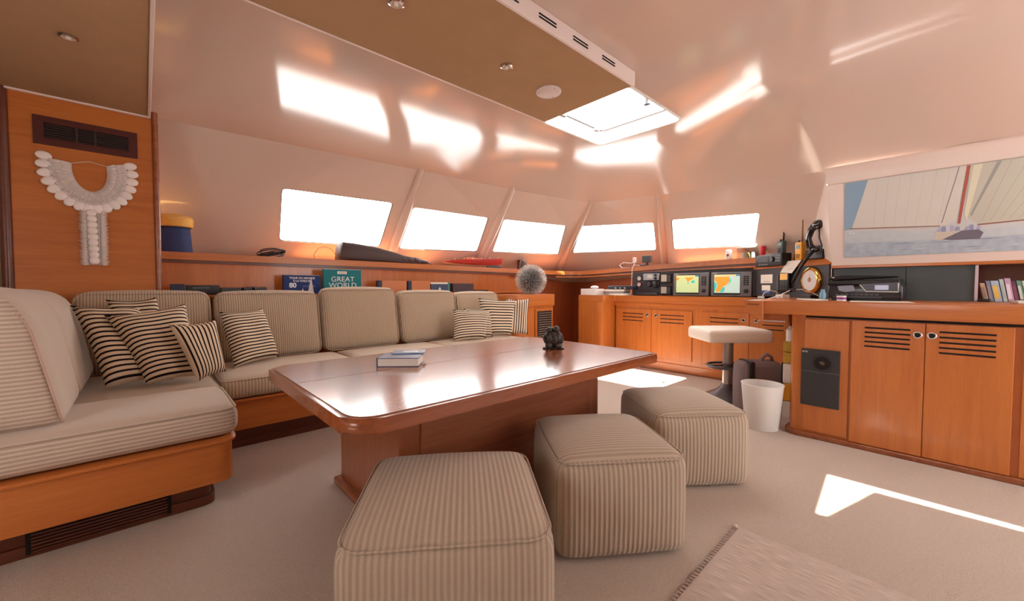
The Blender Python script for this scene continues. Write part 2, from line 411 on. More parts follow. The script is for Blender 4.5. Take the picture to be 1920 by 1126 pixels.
# ---- bulkhead with the ventilation grille, left of the sofa
struct(MB().box(-.62, .075, 4.12, 4.16, 0, 2.33).done('wall_bulkhead', WX))
struct(MB().tube([(-.645, 4.12, 0), (-.645, 4.12, 2.36)], .027, 12).done('trim_6', WD, None, 40))
struct(MB().tube([(.088, 4.118, 0), (.088, 4.118, 2.37)], .019, 12).done('trim_7', WE, None, 40))
struct(MB().box(-1.9, -.64, 4.5, 4.54, 0, 2.47).done('wall_passage', mat('grey_lining', (120, 118, 104), .8)))
mb = MB(); vs = [mb.v(p) for p in (TP[0], BP[0], (-.3, 4.95, 0), (-.64, 4.5, 0), (-.64, 4.5, 2.46))]; mb.b.faces.new(vs); struct(mb.done('wall_corner', GEL))
struct(MB().box(4.22, 4.55, -1.9, .2, 1.210, 1.221).box(4.50, 4.56, -1.9, .62, 1.2, 1.24).done('trim_16', WD))
struct(MB().box(.04, .085, 4.16, 4.98, 0, 1.30).done('wall_bulkhead_return', WZ))
# ---- headliner panels
def panel(n, x0, x1, y0, y1, z0, z1, edge=.012):
    o = MB().box(x0, x1, y0, y1, z0, z1, .006).done('trim_%d' % n, SUEDE); struct(o); return o
panel(8, -1.9, .05, -1.9, 4.11, 2.33, 2.45)
struct(MB().box(.05, .068, -1.9, 4.125, 2.322, 2.46, .005).box(-.66, .068, 4.10, 4.122, 2.318, 2.336, .004).done('trim_9', TRIMW))
panel(10, -1.0, 2.385, 1.43, 2.205, 2.36, 2.44)
m = MB().box(-1.0, 2.39, 1.412, 1.43, 2.355, 2.45, .004)
struct(m.done('trim_11', TRIMW)); struct(MB().box(-1.0, 2.39, 2.205, 2.215, 2.357, 2.45, .003).done('trim_12', TRIMW))
mb = MB()
for k in range(9):
    x = 2.15-k*.27
    for zz in (2.392, 2.408): mb.box(x-.13, x, 1.408, 1.416, zz, zz+.006)
struct(mb.done('trim_13', DARKHOLE))
# ---- deck hatch in the ceiling
h = empty('window_6', (2.93, 1.95, ZC), None, None); struct(h)
def ringmesh(o, i, z0, z1):
    m = MB(); rows = []
    for lp, z in ((o, z0), (i, z0), (i, z1), (o, z1)): rows.append([m.v((x, y, z)) for x, y in lp])
    n = len(o)
    for a in range(4):
        for k in range(n): m.b.faces.new((rows[a][k], rows[a][(k+1) % n], rows[(a+1) % 4][(k+1) % n], rows[(a+1) % 4][k]))
    return m
ringmesh(rrect(-.435, .435, -.425, .425, .07), rrect(-.415, .415, -.405, .405, .055), -.006, .012).done('hatch_frame', WHITE, h, 40)
ringmesh(rrect(-.345, .345, -.335, .335, .05), rrect(-.337, .337, -.327, .327, .045), .078, .092).done('hatch_seal', GASKET, h)
MB().prism([(x, y, .09) for x, y in rrect(-.435, .435, -.425, .425, .07)], (0, 0, .008)).done('hatch_or_slot_pane', GLASS, h)
MB().box(.20, .26, .30, .335, .055, .078, .004).box(-.30, -.22, .30, .335, .055, .078, .004).done('hatch_hinge', GREY, h)
MB().box(-.06, .06, -.345, -.325, .060, .078, .004).box(-.015, .02, -.345, -.30, .02, .07, .005).done('hatch_latch', GREY, h)
hb = empty('window_7', (1.3, -.3, ZC+.006), None, None); struct(hb)  # glazed cover of the slot added for the floor's sun patch
MB().prism([(x-1.3, y+.3, 0) for x, y in SUN_SLOT], (0, 0, .008)).done('hatch_or_slot_pane', GLASS, hb)
# ---- window ledge with wooden lip running round the saloon, and the panelling below it
LIP = [(.09, 4.33, 1.335), (2.0, 4.34, 1.325), (4.0, 4.36, 1.310), (5.0, 4.37, 1.305), (5.25, 4.33, 1.305), (5.40, 4.2, 1.307), (5.44, 4.02, 1.31), (5.09, 2.52, 1.345), (4.85, 1.40, 1.362)]
def strip(path, off, z0, z1, th):
    """vertical board following the path; off = plan offset outwards"""
    m = MB(); pts = []; P = [Vector(p) for p in path]
    for i, p in enumerate(P):
        d = (P[min(i+1, len(P)-1)]-P[max(i-1, 0)]); d.z = 0; d.normalize(); nn = Vector((-d.y, d.x, 0))  # left of travel = outside
        pts.append((p, nn))
    rows = []
    for zz, oo in ((z0, off), (z1, off), (z1, off+th), (z0, off+th)): rows.append([m.v(p+nn*oo+Vector((0, 0, zz))) for p, nn in pts])
    for a in range(4):
        for k in range(len(P)-1): m.b.faces.new((rows[a][k], rows[a][k+1], rows[(a+1) % 4][k+1], rows[(a+1) % 4][k]))
    m.b.faces.new([r[0] for r in rows]); m.b.faces.new([r[-1] for r in rows][::-1])
    return m
sh = empty('window_shelf', (2, 4.4, 1.2), 'long cherry wood ledge running round the saloon under the windows', 'shelf')
def P0(m, name, mt, sm=None):
    o = m.done(name, mt, sh, sm); o.matrix_parent_inverse = Matrix.Translation((-2, -4.4, -1.2)); return o
P0(strip(LIP, 0, -.058, .004, .03), 'lip_board', WX, 40)
P0(strip(LIP, .02, -.085, -.058, .02), 'dark_groove', WD, 40)
P0(strip(LIP[3:], .004, -.105, -.085, .05), 'lower_lip', WX, 40)
mb = MB(); lp = [Vector(p) for p in LIP]
back = [Vector((.0, 4.99, 1.30)), Vector((2.303, 4.96, 1.30)), Vector((3.9, 4.93, 1.30)), Vector((5.2, 4.90, 1.30)), Vector((5.56, 4.86, 1.30)), Vector((5.6, 4.7, 1.30)), Vector((5.72, 4.2, 1.30)), Vector((6.02, 2.94, 1.32)), Vector((4.98, 1.30, 1.35))]
fr = [mb.v(p+Vector((0, .02, -.012))) for p in lp]; bk = [mb.v((p.x, p.y, lp[i].z-.012)) for i, p in enumerate(back)]
for i in range(len(fr)-1): mb.b.faces.new((fr[i], fr[i+1], bk[i+1], bk[i]))
P0(mb, 'ledge_top', WX)
mb = MB()
sof = [p+Vector((0, 0, -.10)) for p in lp[2:]]; inn_ = [(4.0, 4.42, 1.20), (5.0, 4.50, 1.17), (5.4, 4.52, 1.13), (5.62, 4.5, 1.13), (5.62, 4.2, 1.13), (5.3, 2.9, 1.20), (5.0, 1.7, 1.25)]
a = [mb.v(p) for p in sof]; b2 = [mb.v(p) for p in inn_]
for i in range(len(a)-1): mb.b.faces.new((a[i], a[i+1], b2[i+1], b2[i]))
P0(mb, 'soffit', mat('grey_beige_lining', (178, 160, 146), .7))
mb = MB(); rows = [[mb.v((x, y, z)) for x, y in [(.09, 4.39), (4.0, 4.42), (4.26, 4.44)]] for z in (0, 1.27)]
for k in range(2): mb.b.faces.new((rows[0][k], rows[0][k+1], rows[1][k+1], rows[1][k]))
struct(mb.done('wall_panelling', WZ, None))
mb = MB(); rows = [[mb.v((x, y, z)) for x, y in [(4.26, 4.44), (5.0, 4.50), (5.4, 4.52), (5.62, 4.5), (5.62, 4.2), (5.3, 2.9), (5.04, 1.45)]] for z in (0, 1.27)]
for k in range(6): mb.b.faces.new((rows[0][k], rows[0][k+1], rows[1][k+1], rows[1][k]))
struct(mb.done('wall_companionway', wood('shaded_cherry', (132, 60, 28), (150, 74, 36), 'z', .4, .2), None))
struct(MB().prism([(-.6, 4.17, .96), (.1, 4.17, .96), (4.3, 4.17, .96), (4.3, 4.4, .96), (-.6, 4.4, .96)], (0, 0, .02)).done('trim_14', WX))
# ================================================================ SOFA
sb = empty('sofa_base', (1.5, 3.1, 0), 'orange wood plinth base of the corner sofa, with dark toe kick', 'sofa base')
def CH(m, name, mt, par, sm=None, label=None):
    """part given in world coordinates"""
    o = m.done(name, mt, par, sm); o.matrix_parent_inverse = Matrix.LocRotScale(par.location, par.rotation_euler, None).inverted()
    if label: o['label'] = label
    return o
def roundpoly(pts, rad, n=5):
    out = []
    for i, (p, r) in enumerate(zip(pts, rad)):
        p = Vector(p); a = Vector(pts[i-1]); b = Vector(pts[(i+1) % len(pts)])
        if r == 0: out.append((p.x, p.y)); continue
        pa = p+(a-p).normalized()*r; pb = p+(b-p).normalized()*r
        for k in range(n+1):
            t = k/n; q = pa.lerp(p, t).lerp(p.lerp(pb, t), t); out.append((q.x, q.y))
    return out
fp = roundpoly([(-.9, 2.30), (.30, 2.30), (.30, 3.05), (3.28, 3.05), (3.28, 4.1), (-.9, 4.1)], [0, .06, .03, .12, 0, 0])
CH(MB().prism([(x, y, .13) for x, y in fp], (0, 0, .19)), 'fascia', WX, sb, 40)
fl = roundpoly([(-.9, 2.285), (.315, 2.285), (.315, 3.035), (3.29, 3.035), (3.29, 4.1), (-.9, 4.1)], [0, .07, .03, .12, 0, 0])
CH(MB().prism([(x, y, .315) for x, y in fl], (0, 0, .014), bev=.004), 'top_moulding', WX, sb, 40)
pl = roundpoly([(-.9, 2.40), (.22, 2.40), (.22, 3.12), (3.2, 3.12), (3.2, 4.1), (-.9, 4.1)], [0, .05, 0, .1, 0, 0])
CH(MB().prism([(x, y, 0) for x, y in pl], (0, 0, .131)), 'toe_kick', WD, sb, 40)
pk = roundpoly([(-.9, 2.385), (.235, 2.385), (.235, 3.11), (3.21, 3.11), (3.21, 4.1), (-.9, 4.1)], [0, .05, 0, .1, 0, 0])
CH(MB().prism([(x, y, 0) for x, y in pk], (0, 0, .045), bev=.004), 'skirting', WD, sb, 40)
gr = CH(MB().box(-.36, .07, 2.382, 2.40, .012, .125), 'grille', DARKHOLE, sb)
mb = MB()
for k in range(8): mb.box(-.345, .055, 2.374, 2.384, .018+k*.0135, .024+k*.0135)
mb
tag(SUB(mb, 'grille_slats', WD, gr))
# seat cushions
def piping(pts, r=.006): return MB().tube(pts, r, 6, False)
def cushion(name, label, group, c, w, d, h, r, puff, m, rz=0, shear=None, tilt=0, cat='cushion'):
    t = empty(name, c, label, cat, rz, group)
    o = MB().softbox(w, d, h, r, puff, 14, shear).done('cover', m, t, 180)
    if tilt: o.rotation_euler = (tilt, 0, 0)
    e = .012; rr = r*.6; z = h-e*.6
    def sy(z): return shear*z/h if shear else 0
    if shear is None:
        lp = [(x, y, h-.013) for x, y in rrect(-w/2+.006, w/2-.006, -d/2+.006, d/2-.006, r)]
    else:
        lp = [(x, -d/2+.010+sy(zz)-0, zz) for x, zz in rrect(-w/2+.008, w/2-.008, .008, h-.008, r)]
    p = MB().tube(lp+[lp[0]], .0045, 6, False).done('piping', m, t, 180)
    if tilt: p.rotation_euler = (tilt, 0, 0)
    return t
SC = 'sofa seat cushions'; BC = 'sofa back cushions'
cushion('seat_cushion', 'ribbed beige seat cushion in front, at the open end of the sofa', SC, (-.225, 2.60, .332), 1.10, .56, .145, .05, .015, RH)
cushion('seat_cushion', 'beige seat cushion in the sofa corner under the striped pillows', SC, (-.19, 3.37, .332), 1.04, .93, .12, .035, .008, RS)
cushion('seat_cushion', 'ribbed beige seat cushion with its rounded corner beside the small diagonal-striped pillow', SC, (.80, 3.40, .332), .93, .76, .135, .05, .012, RS)
cushion('seat_cushion', 'beige seat cushion behind the middle of the table', SC, (1.74, 3.40, .332), .93, .76, .135, .05, .012, RS)
cushion('seat_cushion', 'beige seat cushion at the right end beneath four striped pillows', SC, (2.72, 3.40, .332), 1.01, .76, .135, .05, .012, RS)
# back cushions (lean on the ledge behind)
bcs = [(-.36, .385, 1.005, 'first ribbed back cushion from the left, below the wood bulkhead'),
       (.405, 1.185, 1.0, 'ribbed back cushion in front of the blue sailing book'),
       (1.20, 1.945, 1.03, 'tallest ribbed back cushion, in front of the teal atlas'),
       (1.97, 2.69, .995, 'ribbed back cushion standing beside the tallest one, right of it'),
       (2.70, 3.36, .975, 'rightmost ribbed back cushion, next to the spiky ball cabinet')]
for x0, x1, zt, lb in bcs:
    cushion('back_cushion', lb, BC, ((x0+x1)/2, 3.885, .455), (x1-x0)-.008, .15, zt-.455, .06, .02, RZ, 0, .10)
# the tall side cushions of the end by the camera (leaning against the left)
def side_cushion(label, y0, y1, zt, thick=.34):
    t = empty('back_cushion', (-.245, (y0+y1)/2, .476), label, 'cushion', 0, BC)
    L = y1-y0; h = zt-.476
    m = MB().softbox(thick, L, h, .055, .02, 14)
    for v in m.b.verts:
        f = v.co.z/h
        v.co.x = -thick/2+v.co.x-.10*f
        v.co.x -= .05*(max(0, f-.75)/.25)**1.5
    m.done('cover', RH, t, 180)
    pts = []
    for k in range(17):
        f = k/16; zz = .02+f*(h-.05)
        pts.append((-.012-.10*f-.06*(max(0, f-.75)/.25)**1.5, -L/2+.010, zz))
    MB().tube(pts, .0045, 6).done('piping', mat('pink_beige_piping', (190, 158, 146), .8), t, 180)
    return t
side_cushion('big ribbed beige side cushion filling the left edge, nearest the camera', 2.42, 3.02, 1.035)
side_cushion('plain beige side cushion standing behind the big ribbed one in the sofa corner', 3.04, 3.80, 1.02)
# ================================================================ PILLOWS
def pillow(label, group, corners, m, th=.075, pinch=.09, n=14):
    """corners BL BR TR TL in the world, bulge both ways"""
    c = [Vector(p) for p in corners]; ctr = sum(c, Vector())/4
    nn = (c[1]-c[0]).cross(c[3]-c[0]).normalized()
    b = bmesh.new(); uvl = b.loops.layers.uv.new('UVMap'); grid = {}
    for sgn in (1, -1):
        for i in range(n+1):
            for j in range(n+1):
                u, v = i/n, j/n; U, V = 2*u-1, 2*v-1
                edge = i in (0, n) or j in (0, n)
                if edge and sgn == -1: grid[(sgn, i, j)] = grid[(1, i, j)]; continue
                pu = .5+.5*U*(1-pinch*(1-V*V)*abs(U)**2); pv = .5+.5*V*(1-pinch*(1-U*U)*abs(V)**2)
                t = th*((1-U**4)*(1-V**4))**.62
                w = .006*math.sin(9*u+3*v+len(label))*((1-U*U)*(1-V*V))
                grid[(sgn, i, j)] = b.verts.new(bil(c, pu, pv)-ctr+nn*sgn*(t+w))
    for sgn in (1, -1):
        for i in range(n):
            for j in range(n):
                f = b.faces.new([grid[(sgn, a, d)] for a, d in ((i, j), (i+1, j), (i+1, j+1), (i, j+1))])
                for lo, (a, d) in zip(f.loops, ((i, j), (i+1, j), (i+1, j+1), (i, j+1))): lo[uvl].uv = (a/n, d/n)
    bmesh.ops.recalc_face_normals(b, faces=b.faces)
    me = bpy.data.meshes.new('pillow'); b.to_mesh(me); b.free(); me.materials.append(m)
    for p in me.polygons: p.use_smooth = True
    o = bpy.data.objects.new('striped_pillow', me); COL.objects.link(o); o.location = ctr
    return tag(o, label, 'pillow', group)
PG = 'black and cream striped pillows'
pillow('large striped pillow standing furthest left, against the tall side cushion', PG, [(-.17, 3.19, .475), (.12, 3.23, .475), (-.03, 3.60, .92), (-.33, 3.55, .94)], ST_H)
pillow('striped pillow of which only the top corner peeks out behind the two large ones', PG, [(-.06, 3.55, .48), (.18, 3.56, .48), (.06, 3.79, .975), (-.19, 3.78, .965)], ST_H, .05)
pillow('largest striped pillow, in the middle of the left group', PG, [(0.0, 3.14, .475), (.30, 3.20, .475), (.20, 3.46, .935), (-.18, 3.40, .88)], ST_H, .08)
pillow('small striped pillow with steep diagonal stripes, between two others', PG, [(.225, 3.03, .478), (.37, 3.09, .510), (.34, 3.20, .835), (.10, 3.13, .825)], ST_V, .06)
pillow('striped pillow standing at the right of the left group, against the second back cushion', PG, [(.455, 3.38, .475), (.79, 3.62, .48), (.70, 3.73, .875), (.40, 3.60, .865)], ST_H, .065)
pillow('front striped pillow of the right group, lying lowest and furthest left', PG, [(2.36, 3.48, .475), (2.74, 3.40, .475), (2.93, 3.56, .785), (2.46, 3.62, .80)], ST_R, .07)
pillow('striped pillow wedged second in the right group, half hidden behind the front one', PG, [(2.52, 3.56, .475), (2.92, 3.50, .475), (3.06, 3.68, .79), (2.66, 3.70, .80)], ST_R, .06)
pillow('tall striped pillow of the right group, with level stripes, leaning at the back', PG, [(2.84, 3.62, .475), (3.20, 3.48, .475), (3.40, 3.60, .885), (2.90, 3.74, .915)], ST_R, .06)
pillow('narrow upright pillow with vertical stripes at the far right by the wood cabinet', PG, [(3.14, 3.56, .475), (3.38, 3.40, .475), (3.54, 3.53, .90), (3.30, 3.70, .90)], ST_V, .05)
# ================================================================ TABLE
tb = empty('dining_table', (1.4, 1.8, 0), 'long glossy mahogany saloon table with rounded corners on a box pedestal', 'table')
TO = roundpoly([(.455, 1.225), (2.40, 1.225), (2.42, 2.41), (.455, 2.41)], [.11, .045, .14, .11], 8)
CH(MB().prism([(x, y, .575) for x, y in TO], (0, 0, .052), bev=.020), 'edge_moulding', WE, tb, 50)
def inset(poly, d, ycut, side):
    cx, cy = 1.41, 1.8
    out = []
    for x, y in poly:
        x2 = x+(d if x < cx else -d); y2 = y+(d if y < cy else -d); out.append((x2, y2))
    if side > 0: o2 = [(x, y) for x, y in out if y > ycut]; o2 = sorted_ring(o2+[(min(x for x, y in out), ycut), (max(x for x, y in out), ycut)])
    else: o2 = [(x, y) for x, y in out if y < ycut]; o2 = sorted_ring(o2+[(min(x for x, y in out), ycut), (max(x for x, y in out), ycut)])
    return o2
def sorted_ring(p):
    cx = sum(a for a, b in p)/len(p); cy = sum(b for a, b in p)/len(p)
    return sorted(p, key=lambda q: math.atan2(q[1]-cy, q[0]-cx))
CH(MB().prism([(x, y, .622) for x, y in inset(TO, .022, 1.911, 1)], (0, 0, .008)), 'tabletop_leaf', WT, tb)
CH(MB().prism([(x, y, .622) for x, y in inset(TO, .022, 1.905, -1)], (0, 0, .008)), 'tabletop', WT, tb)
CH(MB().box(.50, 2.36, 1.903, 1.913, .620, .6262), 'seam', DARKHOLE, tb)
CH(MB().box(.75, 2.13, 1.50, 2.16, .03, .575, .006), 'pedestal', WTZ, tb)
CH(MB().box(.85, 2.03, 1.492, 1.502, .05, .57, .002), 'side_panel', WT, tb)
CH(MB().box(.718, 2.16, 1.468, 2.19, 0, .042, .012, 3), 'plinth', WE, tb, 40)
# things on the table
bk = empty('hardback_book', (1.02, 2.0, .6305), 'thick blue-covered hardback book lying on the table', 'book', R(-40))
MB().box(-.105, .105, -.075, .075, .003, .042).done('pages', PAPER, bk)
NAVY = mat('navy_cover', (86, 92, 128), .35, coat=.3)
MB().box(-.11, .11, -.08, .08, 0, .003).box(-.11, .11, -.08, .08, .042, .046).box(-.11, -.106, -.08, .08, 0, .046).done('cover', NAVY, bk)
text('S A I L I N G', .016, Matrix.Translation((0, -.072, .0462)), mat('pale_print', (200, 200, 210), .5), bk)
bk2 = empty('magazine', (1.10, 2.06, .6765), 'pale blue brochure lying on top of the thick book', 'book', R(-34))
MB().box(-.09, .09, -.06, .06, 0, .007, .002).done('pages', mat('brochure_blue', (134, 162, 204), .3, coat=.5, var=.3, vscale=14), bk2)
MB().box(-.03, .05, -.03, .01, .007, .0076).done('cover_photo', mat('brochure_white', (214, 222, 214), .3), bk2)
# figurine: three monkeys huddled together
fg = empty('figurine', (2.035, 1.80, .63), 'small dark bronze figurine of huddled animals sitting on the table', 'figurine', R(-43))
BRZ = mat('dark_bronze', (64, 56, 54), .35, metal=.4, bump=.3, bscale=60)
m = MB()
m.ell((0, 0, .065), (.052, .045, .062), 20); m.ell((-.03, -.01, .075), (.03, .032, .045), 16); m.ell((.03, -.01, .075), (.03, .032, .045), 16)
for sx in (-1, 1):
    m.ell((sx*.032, -.03, .026), (.026, .024, .026), 14); m.tube([(sx*.045, 0, .1), (sx*.06, -.01, .07), (sx*.052, -.03, .045)], [.013, .012, .01], 8)
    m.ell((sx*.055, -.012, .006), (.02, .026, .008), 12)
m.ell((0, 0, .008), (.058, .048, .009), 20)
m.done('bodies', BRZ, fg, 180)
for px, py, pz, r_ in ((-.026, -.004, .125, .023), (.018, -.006, .131, .025), (.0, .024, .122, .022)):
    hd = MB().ell((px, py, pz), (r_, r_*.95, r_), 16).ell((px, py+r_*.7, pz-.006), (.010, .010, .009), 10).done('head', BRZ, fg, 180)
    for sg in (-1, 1): MB().ell((px+sg*r_*.95, py, pz), (.006, .005, .007), 8).done('ear', BRZ, hd, 180)
# ================================================================ OTTOMANS, RUG
def ottoman(label, x, y, rz, w, d, h, m):
    t = empty('ottoman', (x, y, 0), label, 'ottoman', rz, 'ribbed beige cube ottomans')
    mm = MB().softbox(w, d, h-.02, .060, .030, 16)
    for v in mm.b.verts: v.co.z += 0
    mm.done('cover', m, t, 180)
    lp = [(a, b_, h-.036) for a, b_ in rrect(-w/2+.006, w/2-.006, -d/2+.006, d/2-.006, .07)]
    MB().tube(lp+[lp[0]], .004, 6, False).done('piping', m, t, 180)
ottoman('ribbed beige cube ottoman nearest the camera, in front of the table', .715, 1.07, R(-36), .575, .57, .425, RO)
ottoman('ribbed beige cube ottoman in the middle of the row of three', 1.492, 1.03, R(-36), .53, .55, .418, RO2)
ottoman('ribbed beige cube ottoman furthest from the camera, beneath the table corner', 2.285, 1.045, R(-38), .52, .56, .418, RO2)
rg = empty('woven_rug', (0, 0, 0), 'flat woven pale pinkish rag rug lying on the carpet at the bottom right', 'rug')
rgm = mat('woven_rug', (200, 180, 172), .95, bump=0)
def rugmat():
    m = bpy.data.materials.new('rag_weave'); m.use_nodes = True; n = m.node_tree.nodes; l = m.node_tree.links; b = n['Principled BSDF']; b.inputs['Roughness'].default_value = .95
    tc = n.new('ShaderNodeTexCoord'); mp = n.new('ShaderNodeMapping'); mp.inputs['Scale'].default_value = (220, 7, 1); l.new(tc.outputs['Object'], mp.inputs[0])
    t = n.new('ShaderNodeTexNoise'); t.inputs['Scale'].default_value = 2; t.inputs['Detail'].default_value = 4; l.new(mp.outputs[0], t.inputs[0])
    cr = n.new('ShaderNodeValToRGB'); cr.color_ramp.elements[0].position = .35; cr.color_ramp.elements[1].position = .65
    cr.color_ramp.elements[0].color = (*srgb((176, 156, 146)), 1); cr.color_ramp.elements[1].color = (*srgb((222, 206, 196)), 1)
    l.new(t.outputs[0], cr.inputs[0]); l.new(cr.outputs[0], b.inputs['Base Color'])
    bp = n.new('ShaderNodeBump'); bp.inputs['Strength'].default_value = .5; bp.inputs['Distance'].default_value = .004; l.new(t.outputs[0], bp.inputs['Height']); l.new(bp.outputs[0], b.inputs['Normal']); return m
MB().box(.9, 1.875, -1.4, .585, .001, .009, .003).done('weave', rugmat(), rg)
mb = MB()
for k in range(50):
    x = .91+k*.0195; mb.tube([(x, .583, .006), (x+random.uniform(-.004, .004), .595, .008), (x+random.uniform(-.006, .006), .606, .003)], .003, 5)
mb.ell((1.868, .598, .010), (.014, .012, .010), 10)
mb.done('fringe', mat('fringe', (206, 186, 178), .9), rg, 180)
# ================================================================ NAVIGATION DESK (right)
def slots(x, y0, y1, z0, z1, n, par, th=.0105):
    m = MB()
    for k in range(n):
        z = z0+(z1-z0)*k/(n-1); m.box(x-.004, x+.004, y0, y1, z-th/2, z+th/2, .003)
    return m
def ring_handle(x, y, z, par, r=.014, world=None):
    M = Matrix.Translation((x, y, z)) @ Matrix.Rotation(R(-90), 4, 'Y')
    m = MB().lathe([(r*.62, -.002), (r*.7, .003), (r, .003), (r, -.002)], 20, M=M, cap=False)
    o = m.done('ring_handle', CHROME, par, 180); o.matrix_parent_inverse = Matrix.Translation((0, 0, 0)); return o
def door(par, x, y0, y1, z0, z1, sy0, sy1, sz0, sz1, ns, hy, hz, name='door'):
    """door panel facing -x, built in world coordinates and parented twice"""
    inv = Matrix.LocRotScale(par.location, par.rotation_euler, None).inverted()
    d = MB().box(x-.018, x, y0, y1, z0, z1, .003).done(name, WZ, par); d.matrix_parent_inverse = inv
    s = slots(x-.017, sy0, sy1, sz0, sz1, ns, d).done('louvre_slots', DARKHOLE, d); s.matrix_parent_inverse = Matrix.Identity(4)
    r_ = ring_handle(x-.020, hy, hz, d, .021)
    M = Matrix.Translation((x-.0195, hy, hz)) @ Matrix.Rotation(R(-90), 4, 'Y')
    h = MB().lathe([(.0135, 0), (.0135, .001)], 16, M=M).done('finger_hole', DARKHOLE, d)
    return d
dk = empty('desk_cabinet', (3.8, -.4, 0), 'orange cherry wood desk cabinet with louvred doors on the right', 'cabinet')
bp_ = roundpoly([(3.40, .755), (3.40, -1.8), (4.25, -1.8), (4.25, .66), (4.16, .755)][:5], [.06, 0, 0, 0, 0])
CH(MB().prism([(x, y, .03) for x, y in bp_], (0, 0, .82)), 'body', WZ, dk, 40)
bq = roundpoly([(3.375, .78), (3.375, -1.8), (4.25, -1.8), (4.25, .78)], [.08, 0, 0, 0])
CH(MB().prism([(x, y, 0) for x, y in bq], (0, 0, .034), bev=.008), 'skirting', WE, dk, 40)
CH(MB().box(3.388, 3.402, .425, .665, .05, .825, .002), 'side_panel', WZ, dk)
door(dk, 3.40, .0815, .414, .037, .832, .143, .35, .672, .789, 5, .113, .762)
door(dk, 3.40, -.250, .0785, .037, .832, -.188, .024, .667, .787, 5, .054, .763)
CH(MB().box(3.386, 3.402, -1.75, -.28, .04, .832, .003), 'side_panel', WZ, dk)
CH(MB().box(3.392, 3.401, -1.8, .66, .836, .850), 'shadow_gap', DARKHOLE, dk)
dt = empty('worktop', (3.8, 0, .85), 'long orange wood desk top with a deep front edge, carrying the printer', 'desk')
dp = roundpoly([(3.36, 1.04), (3.36, -1.8), (4.255, -1.8), (4.2, .66), (4.74, 1.25), (4.74, 1.06)], [.015, 0, 0, 0, 0, 0])
CH(MB().prism([(x, y, .852) for x, y in dp], (0, 0, .096), bev=.005), 'top_board', WY, dt, 40)
CH(MB().prism([(3.352, 1.045, .950), (3.352, .915, .942), (3.352, .915, .790), (3.352, 1.03, .856)], (.02, 0, 0), bev=.003), 'end_bracket', WY, dt)
CH(MB().box(3.348, 3.354, .94, 1.02, .918, .922), 'bracket_slot', DARKHOLE, dt)
dr = CH(MB().box(3.56, 3.98, .80, 1.02, .775, .851, .004), 'drawer', WY, dt)
q = MB().box(3.55, 3.565, .82, 1.0, .782, .79).done('drawer_pull', WHITE, dr)
# subwoofer set into the panel
sw = empty('subwoofer', (3.388, .573, .23), 'black subwoofer with a round port set into the desk side panel', 'speaker')
CH(MB().box(3.372, 3.389, .467, .679, .230, .622, .004), 'front_baffle', mat('charcoal_baffle', (44, 42, 44), .55), sw)
Mx = Matrix.Translation((3.372, .562, .53)) @ Matrix.Rotation(R(-90), 4, 'Y')
CH(MB().lathe([(.060, 0), (.058, .003), (.052, .001), (.046, -.004), (.030, -.012)], 32, M=Mx, cap=False), 'port_ring', BLACK, sw, 180)
CH(MB().lathe([(.046, .0005), (.046, .0007)], 32, M=Mx), 'port_hole', DARKHOLE, sw)
CH(MB().lathe([(.016, .001), (.012, .006), (0.001, .008)], 20, M=Mx), 'port_cone', mat('brown_cone', (74, 56, 40), .5), sw, 180)
CH(MB().box(3.3715, 3.373, .467, .679, .466, .468), 'baffle_seam', GREY, sw)
text('BOSE', .014, Matrix.Translation((3.3715, .658, .597)) @ TX, WHITE, sw, 'badge').matrix_parent_inverse = Matrix.Translation(sw.location).inverted()
# ================================================================ CHART COUNTER (behind)
nc = empty('counter_cabinet', (4.9, 2.2, 0), 'long low orange wood counter cabinet with louvred doors behind the stool', 'cabinet')
CH(MB().box(4.78, 5.15, 1.06, 3.08, .03, .84), 'body', WZ, nc)
CH(MB().box(4.762, 4.78, 1.06, 3.09, 0, .10, .004), 'kick_board', WY, nc)
CH(MB().box(4.745, 4.78, 1.06, 3.09, 0, .018, .004), 'skirting', WE, nc)
ep = roundpoly([(4.5, 3.11), (5.15, 3.11), (5.15, 3.53), (4.5, 3.53)], [.07, 0, 0, .05])
CH(MB().prism([(x, y, 0) for x, y in ep], (0, 0, .844)), 'end_box', WZ, nc, 40)
CH(MB().box(4.772, 4.79, 1.06, 3.11, .795, .844, .002), 'rail', WY, nc)
for y0, y1, s0, s1, hy in ((2.555, 3.065, 2.665, 2.968, 2.612), (2.035, 2.55, 2.134, 2.433, 2.491), (1.43, 1.93, 1.535, 1.832, 1.484), (1.075, 1.425, 1.114, 1.304, 1.361)):
    door(nc, 4.785, y0, y1, .155, .757, s0, s1, .603, .695, 3, hy, .686)
ct = empty('worktop', (4.9, 2.2, .9), 'orange wood counter top under the instrument panel', 'counter')
cp = roundpoly([(4.745, 1.08), (4.745, 3.09), (4.5, 3.09), (4.5, 3.53), (5.2, 3.53), (5.2, 2.6), (4.98, 1.62), (4.82, 1.35)], [0, .03, .08, .05, 0, 0, 0, 0])
CH(MB().prism([(x, y, .845) for x, y in cp[:]], (0, 0, .088), bev=.004), 'top_board', WY, ct, 40)
